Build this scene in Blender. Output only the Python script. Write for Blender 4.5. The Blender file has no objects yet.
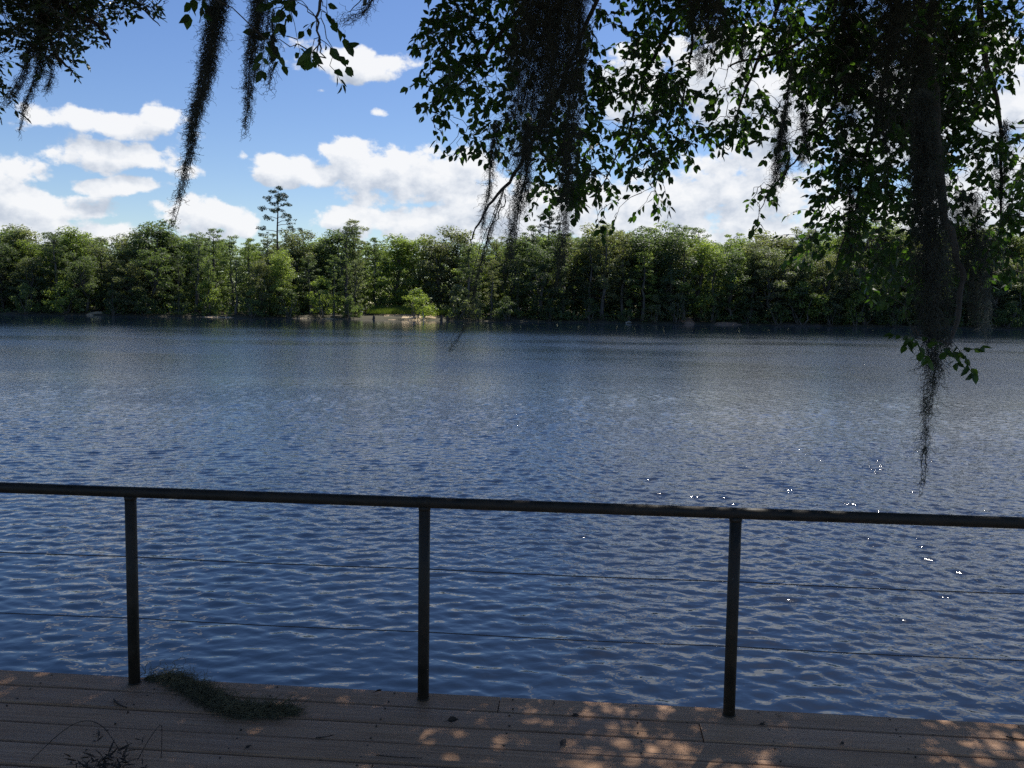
import bpy, math, random
import numpy as np
from mathutils import Vector, Matrix

SEED = 7
rng = np.random.default_rng(SEED)
random.seed(SEED)
scene = bpy.context.scene
C = scene.collection
R = math.radians

# ------------------------------------------------------------------ camera model
F = 850.0
PITCH, ROLL, CAMH = R(5.2), 0.01609, 1.972
CAM = np.array([0.0, 0.0, CAMH])
WATER = -1.6
YAW = -0.08074
RO = np.array([-0.4212, 4.1164])                      # middle post of the railing
RD = np.array([math.cos(YAW), math.sin(YAW)])


def ray(X, Y):
    u, v = X - 512.0, Y - 384.0
    c, s = math.cos(-ROLL), math.sin(-ROLL)
    u, v = u * c - v * s, u * s + v * c
    c, s = math.cos(PITCH), math.sin(PITCH)
    up = -v
    return np.array([u, F * c + up * s, up * c - F * s])


def P(X, Y, d):
    return CAM + ray(X, Y) / F * d


def on_plane(X, Y, z=0.0):
    r = ray(X, Y)
    return CAM + r * ((z - CAMH) / r[2])


def proj(Q):
    Q = np.atleast_2d(Q) - CAM
    c, s = math.cos(PITCH), math.sin(PITCH)
    fw = Q[:, 1] * c - Q[:, 2] * s
    up = Q[:, 1] * s + Q[:, 2] * c
    fs = np.where(fw > 0.05, fw, 0.05)
    u, v = F * Q[:, 0] / fs, -F * up / fs
    c, s = math.cos(ROLL), math.sin(ROLL)
    return np.stack([512 + u * c - v * s, 384 + u * s + v * c, fw], 1)


cam = bpy.data.cameras.new('camera')
cam.sensor_width = 36
cam.lens = F / 1024 * 36
cam.clip_start = 0.05
cam.clip_end = 12000
co = bpy.data.objects.new('camera', cam)
C.objects.link(co)
r0 = ray(512, 384)
ax = Vector(ray(513, 384) - r0).normalized()
az = Vector(-r0).normalized()
ay = az.cross(ax)
m = Matrix((ax, ay, az)).transposed().to_4x4()
m.translation = Vector(CAM)
co.matrix_world = m
scene.camera = co

scene.view_settings.view_transform = 'Standard'
scene.view_settings.look = 'None'
scene.view_settings.exposure = 0.4
scene.view_settings.gamma = 1.0
scene.cycles.max_bounces = 6
scene.cycles.diffuse_bounces = 3
scene.cycles.glossy_bounces = 3
scene.cycles.transparent_max_bounces = 8
scene.cycles.sample_clamp_indirect = 6
scene.cycles.use_denoising = False

# ------------------------------------------------------------------ node helpers
def new_mat(name):
    mt = bpy.data.materials.new(name)
    mt.use_nodes = True
    nt = mt.node_tree
    nt.nodes.clear()
    out = nt.nodes.new('ShaderNodeOutputMaterial')
    return mt, nt, out


class G:
    def __init__(self, nt):
        self.nt = nt

    def n(self, kind, **kw):
        nd = self.nt.nodes.new('ShaderNode' + kind)
        for k, v in kw.items():
            setattr(nd, k, v)
        return nd

    def link(self, a, b):
        self.nt.links.new(a, b)

    def setin(self, sock, v):
        if isinstance(v, (int, float)):
            sock.default_value = v
        elif isinstance(v, tuple):
            sock.default_value = v if len(v) == len(sock.default_value) else (*v, 1.0)
        else:
            self.link(v, sock)

    def math(self, op, a, b=None, c=None, clamp=False):
        nd = self.n('Math', operation=op, use_clamp=clamp)
        self.setin(nd.inputs[0], a)
        if b is not None:
            self.setin(nd.inputs[1], b)
        if c is not None:
            self.setin(nd.inputs[2], c)
        return nd.outputs[0]

    def noise(self, vec, scale, detail=3, rough=0.5, dist=0.0, dims='3D'):
        nd = self.n('TexNoise', noise_dimensions=dims)
        if vec is not None:
            self.link(vec, nd.inputs['Vector'])
        nd.inputs['Scale'].default_value = scale
        nd.inputs['Detail'].default_value = detail
        nd.inputs['Roughness'].default_value = rough
        nd.inputs['Distortion'].default_value = dist
        return nd.outputs['Fac']

    def mapping(self, vec, scale=(1, 1, 1), rot=(0, 0, 0), loc=(0, 0, 0)):
        nd = self.n('Mapping')
        self.link(vec, nd.inputs['Vector'])
        nd.inputs['Scale'].default_value = scale
        nd.inputs['Rotation'].default_value = rot
        nd.inputs['Location'].default_value = loc
        return nd.outputs[0]

    def ramp(self, fac, stops):
        nd = self.n('ValToRGB')
        cr = nd.color_ramp
        while len(cr.elements) < len(stops):
            cr.elements.new(0.5)
        for e, (p, c) in zip(cr.elements, stops):
            e.position = p
            e.color = (*c, 1) if len(c) == 3 else c
        self.link(fac, nd.inputs[0])
        return nd.outputs[0]

    def mix(self, fac, a, b, mode='MIX'):
        nd = self.n('Mix', data_type='RGBA', blend_type=mode)
        self.setin(nd.inputs[0], fac)
        self.setin(nd.inputs[6], a)
        self.setin(nd.inputs[7], b)
        return nd.outputs[2]

    def smooth(self, x, lo, hi, a=0.0, b=1.0):
        nd = self.n('MapRange', interpolation_type='SMOOTHSTEP')
        self.setin(nd.inputs[0], x)
        for i, v in ((1, lo), (2, hi), (3, a), (4, b)):
            self.setin(nd.inputs[i], v)
        return nd.outputs[0]

    def bump(self, h, strength=0.5, dist=0.01, normal=None):
        nd = self.n('Bump')
        nd.inputs['Strength'].default_value = strength
        nd.inputs['Distance'].default_value = dist
        self.link(h, nd.inputs['Height'])
        if normal is not None:
            self.link(normal, nd.inputs['Normal'])
        return nd.outputs[0]

    def principled(self, color, rough=0.6, normal=None, **kw):
        nd = self.n('BsdfPrincipled')
        self.setin(nd.inputs['Base Color'], color)
        self.setin(nd.inputs['Roughness'], rough)
        for k, v in kw.items():
            self.setin(nd.inputs[k.replace('_', ' ')], v)
        if normal is not None:
            self.link(normal, nd.inputs['Normal'])
        return nd.outputs[0]


def leaf_mat(name, cols, trans, spread=1.0, rough=0.45, tscale=0.4, noise_scale=1.2, spec=0.5, objvar=0.0):
    """foliage: the leaf's own colour varies from clump to clump, part of the light passes through"""
    mt, nt, out = new_mat(name)
    g = G(nt)
    geo = g.n('NewGeometry')
    tc = g.n('TexCoord')
    n1 = g.noise(tc.outputs['Object'], noise_scale, 2, 0.6)
    f = g.math('ADD', g.math('MULTIPLY', geo.outputs['Random Per Island'], 0.5), g.math('MULTIPLY', n1, 0.6))
    if objvar:
        oi = g.n('ObjectInfo')
        f = g.math('ADD', f, g.math('MULTIPLY', g.math('SUBTRACT', oi.outputs['Random'], 0.5), objvar))
    col = g.ramp(f, [(0.15, cols[0]), (0.55, cols[1]), (0.95, cols[2])])
    b = g.principled(col, rough, Specular_IOR_Level=spec)
    t = g.n('BsdfTranslucent')
    tcol = g.mix(1.0, col, tuple(trans), 'MULTIPLY')
    g.link(tcol, t.inputs[0])
    mx = g.n('MixShader')
    mx.inputs[0].default_value = tscale
    g.link(b, mx.inputs[1])
    g.link(t.outputs[0], mx.inputs[2])
    g.link(mx.outputs[0], out.inputs[0])
    return mt


def simple_mat(name, c1, c2, scale=5, rough=0.8, bump=0.3, bdist=0.01, detail=5, stretch=(1, 1, 1), spec=0.5):
    mt, nt, out = new_mat(name)
    g = G(nt)
    tc = g.n('TexCoord')
    v = g.mapping(tc.outputs['Object'], stretch)
    n1 = g.noise(v, scale, detail, 0.6)
    col = g.ramp(n1, [(0.3, c1), (0.7, c2)])
    g.link(g.principled(col, rough, g.bump(n1, bump, bdist), Specular_IOR_Level=spec), out.inputs[0])
    return mt


# ------------------------------------------------------------------ world: sky and cumulus clouds
SUN_EL, SUN_AZ = R(57), R(27)                        # azimuth measured from +Y towards +X
world = bpy.data.worlds.new('World')
scene.world = world
world.use_nodes = True
wt = world.node_tree
wt.nodes.clear()
g = G(wt)
wout = wt.nodes.new('ShaderNodeOutputWorld')
sky = g.n('TexSky', sky_type='NISHITA')
sky.sun_disc = False
sky.sun_elevation = SUN_EL
sky.sun_rotation = SUN_AZ
sky.altitude = 0
sky.air_density = 1.0
sky.dust_density = 0.3
sky.ozone_density = 2.5
SKY_STRENGTH = 0.076


def ang(X, Y):
    r = ray(X, Y)
    r = r / np.linalg.norm(r)
    return math.degrees(math.atan2(r[0], r[1])), math.degrees(math.asin(r[2]))


CLOUDS = [  # photo x, y, half width, half height (pixels)
    (100, 122, 78, 17), (155, 122, 26, 20), (120, 158, 62, 17), (165, 155, 20, 26), (44, 175, 24, 13), (118, 186, 48, 11),
    (40, 208, 66, 17), (15, 230, 80, 22), (85, 232, 60, 13), (205, 214, 40, 20), (232, 224, 26, 16), (235, 154, 11, 9),
    (348, 63, 64, 18), (388, 70, 22, 9), (320, 94, 8, 4), (383, 110, 22, 6),
    (285, 170, 44, 16), (350, 160, 30, 20), (392, 176, 66, 34), (450, 176, 60, 32), (480, 200, 50, 36), (352, 222, 42, 18),
    (430, 226, 70, 24), (520, 215, 60, 40), (290, 186, 20, 7),
    (600, 215, 60, 34), (690, 200, 50, 40), (755, 205, 66, 46), (700, 240, 90, 26), (820, 230, 70, 30), (640, 165, 20, 16),
    (640, 82, 42, 38), (720, 80, 70, 48), (790, 110, 60, 60), (760, 150, 40, 24),
    (900, 120, 60, 50), (1000, 120, 46, 40), (985, 60, 40, 30), (960, 215, 60, 40), (1040, 190, 60, 60), (900, 230, 60, 30),
    (-90, 180, 90, 50), (-200, 120, 80, 60), (1160, 120, 90, 60), (1250, 200, 120, 60), (640, -60, 60, 30), (1010, -120, 90, 50), (90, -120, 60, 24),
    (310, 175, 44, 14), (262, 166, 24, 12),
]


def cloud_field(name):
    """a node group: (azimuth, elevation) in degrees -> cloud thickness"""
    gt = bpy.data.node_groups.new(name, 'ShaderNodeTree')
    for s in ('az', 'el'):
        gt.interface.new_socket(s, in_out='INPUT', socket_type='NodeSocketFloat')
    gt.interface.new_socket('density', in_out='OUTPUT', socket_type='NodeSocketFloat')
    gi, go = gt.nodes.new('NodeGroupInput'), gt.nodes.new('NodeGroupOutput')
    q = G(gt)
    A, E = gi.outputs[0], gi.outputs[1]
    cmb = q.n('CombineXYZ')
    q.link(A, cmb.inputs[0])
    q.link(q.math('MULTIPLY', E, 1.35), cmb.inputs[1])
    v = cmb.outputs[0]
    warp = q.noise(v, 0.22, 2, 0.5)
    warp2 = q.noise(q.mapping(v, loc=(31, 17, 5)), 0.22, 2, 0.5)
    A2 = q.math('ADD', A, q.math('MULTIPLY', q.math('SUBTRACT', warp, 0.5), 3.2))
    E2 = q.math('ADD', E, q.math('MULTIPLY', q.math('SUBTRACT', warp2, 0.5), 2.0))
    acc = None
    for (X, Y, rx, ry) in CLOUDS:
        a, e = ang(X, Y)
        k = 0.0674 * (1.0 if -100 < X < 1100 else 1.2)
        e_ = 1.0 if X < 560 else 1.08
        rx2, ry2 = rx * k * e_, ry * k * e_
        dx = q.math('MULTIPLY_ADD', A2, 1 / rx2, -a / rx2)
        dy = q.math('MULTIPLY_ADD', E2, 1 / ry2, -e / ry2)
        d2 = q.math('MULTIPLY_ADD', dx, dx, q.math('MULTIPLY', dy, dy))
        b = q.math('SUBTRACT', 1.0 if rx >= 25 else 0.45, d2)
        acc = b if acc is None else q.math('MAXIMUM', acc, b)
    # scattered cumulus elsewhere (overhead, beside and behind the view)
    out_side = q.smooth(q.math('ABSOLUTE', A), 38, 46)
    above = q.smooth(E, 27, 34)
    free = q.math('MAXIMUM', out_side, above)
    fb = q.math('MULTIPLY_ADD', q.noise(v, 0.065, 2, 0.5), 6.0, -4.4)
    acc = q.math('MAXIMUM', q.math('MAXIMUM', acc, -1.2), q.math('SUBTRACT', q.math('MULTIPLY', q.math('ADD', fb, 1.5), free), 1.5))
    n1 = q.noise(v, 0.42, 8, 0.58)
    f = q.math('ADD', q.math('SUBTRACT', acc, 0.14), q.math('MULTIPLY', q.math('SUBTRACT', n1, 0.5), 3.3))
    q.link(f, go.inputs[0])
    return gt


cf = cloud_field('cloud_field')
tc = g.n('TexCoord')
nrm = g.n('VectorMath', operation='NORMALIZE')
g.link(tc.outputs['Generated'], nrm.inputs[0])
sx = g.n('SeparateXYZ')
g.link(nrm.outputs[0], sx.inputs[0])
AZ = g.math('MULTIPLY', g.math('ARCTAN2', sx.outputs[0], sx.outputs[1]), 57.2958)
EL = g.math('MULTIPLY', g.math('ARCSINE', sx.outputs[2]), 57.2958)


def field(da, de):
    nd = wt.nodes.new('ShaderNodeGroup')
    nd.node_tree = cf
    g.link(g.math('ADD', AZ, da), nd.inputs[0])
    g.link(g.math('ADD', EL, de), nd.inputs[1])
    return nd.outputs[0]


d0 = field(0, 0)
d1 = field(0.5, 1.15)
mask = g.smooth(d0, -0.08, 0.42)
# a sun-lit cumulus: bright where little cloud lies between a point and the sun, grey blue at the base
rel = g.math('MULTIPLY', g.math('SUBTRACT', d0, d1), 0.34)
lit = g.math('SUBTRACT', g.math('ADD', rel, 0.84), g.math('MULTIPLY', g.math('MAXIMUM', d1, 0.0), 0.21), clamp=True)
ccol = g.ramp(lit, [(0.0, (0.40, 0.46, 0.56)), (0.45, (0.58, 0.64, 0.74)), (0.8, (0.84, 0.87, 0.92)), (1.0, (0.95, 0.96, 0.98))])
bsky = g.n('Background')
hsv = g.n('HueSaturation')
hsv.inputs['Hue'].default_value = 0.512
hsv.inputs['Saturation'].default_value = 1.2
hsv.inputs['Value'].default_value = 1.16
g.link(sky.outputs[0], hsv.inputs['Color'])
g.link(hsv.outputs[0], bsky.inputs[0])
bsky.inputs[1].default_value = SKY_STRENGTH
bcl = g.n('Background')
g.link(ccol, bcl.inputs[0])
bcl.inputs[1].default_value = 0.75
mx = g.n('MixShader')
g.link(g.math('MULTIPLY', mask, 0.97), mx.inputs[0])
g.link(bsky.outputs[0], mx.inputs[1])
g.link(bcl.outputs[0], mx.inputs[2])
g.link(mx.outputs[0], wout.inputs[0])
world.cycles.sampling_method = 'MANUAL'
world.cycles.sample_map_resolution = 512

sun = bpy.data.lights.new('sun', 'SUN')
sun.energy = 4.6
sun.angle = R(0.53)
sun.color = (1.0, 0.95, 0.87)
so = bpy.data.objects.new('sun', sun)
C.objects.link(so)
sd = Vector((math.sin(SUN_AZ) * math.cos(SUN_EL), math.cos(SUN_AZ) * math.cos(SUN_EL), math.sin(SUN_EL)))
so.rotation_euler = sd.to_track_quat('Z', 'Y').to_euler()
so.location = (10, 20, 60)

# ------------------------------------------------------------------ object helpers
def np_mesh(name, V, FL, smooth=False):
    """V (n,3), FL list of int arrays (m,k)"""
    me = bpy.data.meshes.new(name)
    V = np.asarray(V, dtype=np.float32)
    me.vertices.add(len(V))
    me.vertices.foreach_set('co', V.ravel())
    FL = [np.asarray(f, dtype=np.int32) for f in FL if len(f)]
    loops = np.concatenate([f.ravel() for f in FL])
    sizes = np.concatenate([np.full(len(f), f.shape[1], dtype=np.int32) for f in FL])
    starts = np.concatenate([[0], np.cumsum(sizes)[:-1]]).astype(np.int32)
    me.loops.add(len(loops))
    me.loops.foreach_set('vertex_index', loops)
    me.polygons.add(len(sizes))
    me.polygons.foreach_set('loop_start', starts)
    me.polygons.foreach_set('use_smooth', np.full(len(sizes), smooth))
    me.update(calc_edges=True)
    me.validate()
    return me


class MB:
    """collects pieces, becomes one mesh"""

    def __init__(self):
        self.V, self.Q, self.T, self.n = [], [], [], 0

    def add(self, V, Q=None, T=None):
        V = np.asarray(V, dtype=float)
        if Q is not None and len(Q):
            self.Q.append(np.asarray(Q) + self.n)
        if T is not None and len(T):
            self.T.append(np.asarray(T) + self.n)
        self.V.append(V)
        self.n += len(V)

    def box(self, c, s, rot=None):
        x, y, z = np.array(s) / 2
        V = np.array([(-x, -y, -z), (x, -y, -z), (x, y, -z), (-x, y, -z), (-x, -y, z), (x, -y, z), (x, y, z), (-x, y, z)])
        if rot is not None:
            V = V @ np.array(rot).T
        self.add(V + np.array(c), [(0, 3, 2, 1), (4, 5, 6, 7), (0, 1, 5, 4), (1, 2, 6, 5), (2, 3, 7, 6), (3, 0, 4, 7)])

    def tube(self, pts, rad, k=6, caps=True):
        pts = np.asarray(pts, dtype=float)
        n = len(pts)
        rad = np.broadcast_to(np.asarray(rad, dtype=float), (n,))
        tan = np.gradient(pts, axis=0)
        tan /= np.linalg.norm(tan, axis=1)[:, None] + 1e-12
        ref = np.array([0.31, 0.17, 0.93]) if abs(tan[0, 2]) < 0.9 else np.array([1.0, 0.1, 0.0])
        a = np.cross(tan, ref)
        a /= np.linalg.norm(a, axis=1)[:, None] + 1e-12
        b = np.cross(tan, a)
        th = np.arange(k) * 2 * math.pi / k
        V = pts[:, None] + rad[:, None, None] * (np.cos(th)[None, :, None] * a[:, None] + np.sin(th)[None, :, None] * b[:, None])
        i = np.arange(n - 1)[:, None] * k
        j = np.arange(k)[None]
        j2 = (j + 1) % k
        Qd = np.stack([i + j, i + j2, i + k + j2, i + k + j], -1).reshape(-1, 4)
        V = V.reshape(-1, 3)
        T = []
        if caps:
            V = np.vstack([V, pts[0], pts[-1]])
            c0, c1 = n * k, n * k + 1
            T = [(c0, (q + 1) % k, q) for q in range(k)] + [(c1, (n - 1) * k + q, (n - 1) * k + (q + 1) % k) for q in range(k)]
        self.add(V, Qd, T)

    def mesh(self, name, smooth=False):
        return np_mesh(name, np.vstack(self.V), [f for f in (np.vstack(self.Q) if self.Q else [], np.vstack(self.T) if self.T else []) if len(f)], smooth)

    def build(self, name, mat, parent=None, smooth=False):
        return link_mesh(name, self.mesh(name, smooth), mat, parent)


def link_mesh(name, me, mat, parent=None):
    o = bpy.data.objects.new(name, me)
    if mat is not None and not me.materials:
        me.materials.append(mat)
    C.objects.link(o)
    if parent is not None:
        o.parent = parent
    return o


def tag(o, label=None, cat=None, group=None, kind=None):
    if label:
        o['label'] = label
    if cat:
        o['category'] = cat
    if group:
        o['group'] = group
    if kind:
        o['kind'] = kind
    return o


def thing(name, label, cat, loc=(0, 0, 0), rotz=0.0, group=None):
    o = bpy.data.objects.new(name, None)
    o.empty_display_size = 0.2
    C.objects.link(o)
    o.location = tuple(loc)
    o.rotation_euler = (0, 0, rotz)
    return tag(o, label, cat, group)


def smooth_path(pts, n):
    """Catmull-Rom through the points"""
    pts = np.asarray(pts, dtype=float)
    if len(pts) < 3:
        t = np.linspace(0, 1, n)[:, None]
        return pts[0] * (1 - t) + pts[-1] * t
    p = np.vstack([2 * pts[0] - pts[1], pts, 2 * pts[-1] - pts[-2]])
    out = []
    segs = len(pts) - 1
    for u in np.linspace(0, segs - 1e-6, n):
        i = int(u)
        t = u - i
        a, b, c, d = p[i:i + 4]
        out.append(0.5 * (2 * b + (c - a) * t + (2 * a - 5 * b + 4 * c - d) * t * t + (3 * b - a - 3 * c + d) * t ** 3))
    return np.array(out)


ORD = 'first second third fourth fifth sixth seventh eighth ninth tenth eleventh twelfth thirteenth fourteenth fifteenth sixteenth seventeenth eighteenth nineteenth twentieth'.split()
def ordinal(i):
    if i < 20:
        return ORD[i]
    tens = {2: 'twenty', 3: 'thirty', 4: 'forty', 5: 'fifty'}[(i + 1) // 10]
    return tens.replace('ty', 'tieth') if (i + 1) % 10 == 0 else tens + '-' + ORD[(i + 1) % 10 - 1]


# ------------------------------------------------------------------ materials
M = {}
M['moss'] = simple_mat('spanish moss', (0.036, 0.038, 0.030), (0.105, 0.108, 0.085), 9, 0.9, 0.0, spec=0.15)
M['moss_pale'] = simple_mat('pale spanish moss', (0.10, 0.11, 0.10), (0.22, 0.24, 0.21), 9, 0.9, 0.0, spec=0.15)
M['bark'] = simple_mat('bark', (0.035, 0.028, 0.022), (0.12, 0.10, 0.085), 6, 0.9, 0.8, 0.02, 6, (1, 1, 0.3))
M['leaf_big'] = leaf_mat('broad leaf', [(0.012, 0.026, 0.009), (0.026, 0.052, 0.014), (0.055, 0.100, 0.022)], (2.6, 2.9, 0.9), tscale=0.42, noise_scale=1.6)
M['leaf_oak'] = leaf_mat('live oak leaf', [(0.016, 0.030, 0.012), (0.028, 0.050, 0.018), (0.050, 0.078, 0.028)], (1.6, 1.7, 0.8), tscale=0.25, noise_scale=1.6)
FOL = [
    ('dark green', [(0.048, 0.072, 0.045), (0.086, 0.117, 0.062), (0.132, 0.167, 0.083)]),
    ('mid green', [(0.069, 0.102, 0.048), (0.120, 0.161, 0.073), (0.176, 0.220, 0.097)]),
    ('olive green', [(0.087, 0.099, 0.060), (0.153, 0.169, 0.096), (0.215, 0.226, 0.132)]),
    ('yellow green', [(0.099, 0.135, 0.042), (0.172, 0.224, 0.068), (0.248, 0.292, 0.099)]),
    ('grey green', [(0.084, 0.105, 0.069), (0.130, 0.153, 0.096), (0.176, 0.196, 0.127)]),
]
FM = [leaf_mat('foliage ' + n, c, (2.0, 2.1, 0.9), tscale=0.5, noise_scale=0.35, spec=0.4, objvar=0.3, rough=0.5) for n, c in FOL]
M['trunk_far'] = simple_mat('pale river bark', (0.06, 0.052, 0.044), (0.17, 0.155, 0.14), 1.5, 0.9, 0.3, 0.05, 4, (1, 1, 0.2))
M['pine_bark'] = simple_mat('pine bark', (0.07, 0.05, 0.04), (0.17, 0.13, 0.105), 1.5, 0.9, 0.3, 0.05, 4, (1, 1, 0.3))
M['needles'] = leaf_mat('pine needles', [(0.020, 0.040, 0.020), (0.036, 0.066, 0.030), (0.060, 0.10, 0.040)], (1.3, 1.5, 0.8), tscale=0.2, noise_scale=0.5)
M['sand'] = simple_mat('river sand', (0.38, 0.28, 0.17), (0.54, 0.42, 0.27), 1.2, 0.95, 0.4, 0.05)
M['mud'] = simple_mat('bank mud', (0.05, 0.04, 0.03), (0.13, 0.10, 0.075), 0.8, 0.9, 0.5, 0.1)
M['reed'] = leaf_mat('bank grass', [(0.07, 0.11, 0.02), (0.14, 0.19, 0.035), (0.24, 0.28, 0.06)], (1.5, 1.6, 0.7), tscale=0.35, noise_scale=0.5)
M['dead_wood'] = simple_mat('bleached dead wood', (0.35, 0.33, 0.29), (0.55, 0.52, 0.47), 2, 0.85, 0.3)
M['litter'] = simple_mat('dry leaf litter', (0.020, 0.014, 0.010), (0.065, 0.042, 0.026), 30, 0.8, 0.2)

# railing paint: dark bronze, scuffed and spotted with lichen
mt, nt, out = new_mat('weathered dark rail paint')
g = G(nt)
tc = g.n('TexCoord')
n1 = g.noise(tc.outputs['Object'], 9, 6, 0.65)
n2 = g.noise(g.mapping(tc.outputs['Object'], (1, 1, 1), loc=(7, 3, 1)), 45, 4, 0.6)
col = g.ramp(n1, [(0.35, (0.022, 0.020, 0.015)), (0.62, (0.044, 0.036, 0.027)), (0.78, (0.085, 0.062, 0.042))])
col = g.mix(g.smooth(n2, 0.66, 0.74), col, (0.10, 0.095, 0.08))
rg = g.ramp(n1, [(0.3, (0.42, 0.42, 0.42)), (0.7, (0.75, 0.75, 0.75))])
g.link(g.principled(col, rg, g.bump(n2, 0.35, 0.002), Specular_IOR_Level=0.28), out.inputs[0])
M['rail'] = mt
mt, nt, out = new_mat('stainless cable')
g = G(nt)
g.link(g.principled((0.10, 0.10, 0.10), 0.45, Metallic=0.8), out.inputs[0])
M['cable'] = mt

# deck planks: grain along each board (object X), tone differs from board to board, knots, dirt and wet stains
mt, nt, out = new_mat('weathered deck plank')
g = G(nt)
tc = g.n('TexCoord')
geo = g.n('NewGeometry')
sep = g.n('SeparateXYZ')
g.link(tc.outputs['Object'], sep.inputs[0])
off = g.math('MULTIPLY', geo.outputs['Random Per Island'], 13.0)
cmb = g.n('CombineXYZ')
g.link(g.math('ADD', g.math('MULTIPLY', sep.outputs[0], 0.9), off), cmb.inputs[0])
g.link(g.math('MULTIPLY', sep.outputs[1], 26), cmb.inputs[1])
g.link(g.math('MULTIPLY', sep.outputs[2], 26), cmb.inputs[2])
grain = g.noise(cmb.outputs[0], 2.2, 7, 0.62, 0.6)
fine = g.noise(cmb.outputs[0], 9, 4, 0.6)
stain = g.noise(g.mapping(tc.outputs['Object'], (0.9, 1.8, 1)), 1.7, 5, 0.6)
speck = g.noise(tc.outputs['Object'], 55, 3, 0.55)
c1 = g.ramp(grain, [(0.25, (0.27, 0.145, 0.078)), (0.5, (0.45, 0.26, 0.145)), (0.75, (0.56, 0.35, 0.21))])
tone = g.math('MULTIPLY_ADD', geo.outputs['Random Per Island'], 0.35, 0.82)
c2 = g.mix(1.0, c1, tone, 'MULTIPLY')
tn = g.n('CombineColor')
for i in range(3):
    g.link(tone, tn.inputs[i])
c2 = g.mix(1.0, c1, tn.outputs[0], 'MULTIPLY')
c3 = g.mix(g.smooth(stain, 0.42, 0.70, 0.0, 0.38), c2, (0.22, 0.125, 0.075))
c4 = g.mix(g.smooth(speck, 0.66, 0.74, 0.0, 0.8), c3, (0.035, 0.026, 0.020))
rg = g.smooth(stain, 0.35, 0.7, 0.80, 0.58)
hgt = g.math('ADD', g.math('MULTIPLY', grain, 0.7), g.math('MULTIPLY', fine, 0.5))
g.link(g.principled(c4, rg, g.bump(hgt, 0.5, 0.004), Specular_IOR_Level=0.25), out.inputs[0])
M['plank'] = mt
M['timber'] = simple_mat('dark dock timber', (0.05, 0.04, 0.03), (0.14, 0.11, 0.085), 8, 0.85, 0.4, 0.01, 5, (0.3, 1, 1))

# river water: tannin dark body, wind ripples of several sizes, calmer by the deck
mt, nt, out = new_mat('river water')
g = G(nt)
tc = g.n('TexCoord')
v = tc.outputs['Object']
vr = g.mapping(v, (0.72, 1.0, 1), (0, 0, R(14)))
vr2 = g.mapping(v, (0.85, 1.0, 1), (0, 0, R(-22)), (5, 9, 0))
w_big = g.noise(vr, 0.8, 2, 0.5, 0.3)
w_mid = g.noise(vr2, 5.2, 2, 0.5, 0.4)
w_sm = g.noise(vr, 13.0, 2, 0.5, 0.4)
gust = g.smooth(g.noise(g.mapping(v, (0.55, 1, 1), (0, 0, R(-8))), 0.055, 3, 0.55), 0.36, 0.66, 0.65, 1.25)
sepw = g.n('SeparateXYZ')
g.link(v, sepw.inputs[0])
shel = g.smooth(g.math('ADD', sepw.outputs[1], g.math('MULTIPLY', sepw.outputs[0], 0.35)), 6.0, 17.0, 0.45, 1.0)
far_y = g.math('SUBTRACT', sepw.outputs[1], g.math('MULTIPLY', sepw.outputs[0], 0.088))
lee = g.smooth(g.math('ADD', far_y, g.math('MULTIPLY', gust, 30.0)), 120.0, 195.0, 1.0, 0.10)
amp = g.math('MULTIPLY', g.math('MULTIPLY', gust, shel), lee)
h = g.math('ADD', g.math('MULTIPLY', w_mid, 0.030), g.math('MULTIPLY', w_big, 0.02))
h = g.math('ADD', h, g.math('MULTIPLY', g.math('MULTIPLY', w_sm, 0.015), amp))
h = g.math('MULTIPLY', g.math('MULTIPLY', h, amp), g.smooth(far_y, 10.0, 45.0, 0.80, 0.85))
nb = g.bump(h, 1.0, 1.0)
nb.node.inputs['Filter Width'].default_value = 0.01
# out on the open river the wind ripples are finer than can be modelled: they roughen the sheen; the lee of the far bank is calmer
rgh = g.smooth(far_y, 8.0, 80.0, 0.05, 0.12)
rgh = g.math('MULTIPLY', rgh, g.math('MULTIPLY_ADD', lee, 0.75, 0.25))
rgh = g.math('MULTIPLY', rgh, g.smooth(gust, 0.65, 1.25, 0.85, 1.12))
g.link(g.principled((0.005, 0.012, 0.026), rgh, nb, IOR=1.45), out.inputs[0])
M['water'] = mt

# ground
mt, nt, out = new_mat('river bank soil')
g = G(nt)
tc = g.n('TexCoord')
n1 = g.noise(tc.outputs['Object'], 0.35, 6, 0.6)
col = g.ramp(n1, [(0.35, (0.035, 0.032, 0.018)), (0.55, (0.07, 0.06, 0.035)), (0.7, (0.045, 0.06, 0.02))])
g.link(g.principled(col, 0.95, g.bump(n1, 0.6, 0.1)), out.inputs[0])
M['soil'] = mt

# ------------------------------------------------------------------ ground and water
BANK = lambda x: 206.0 + 0.088 * x + 1.6 * math.sin(x * 0.045 + 1) + 0.9 * math.sin(x * 0.13)


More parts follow.
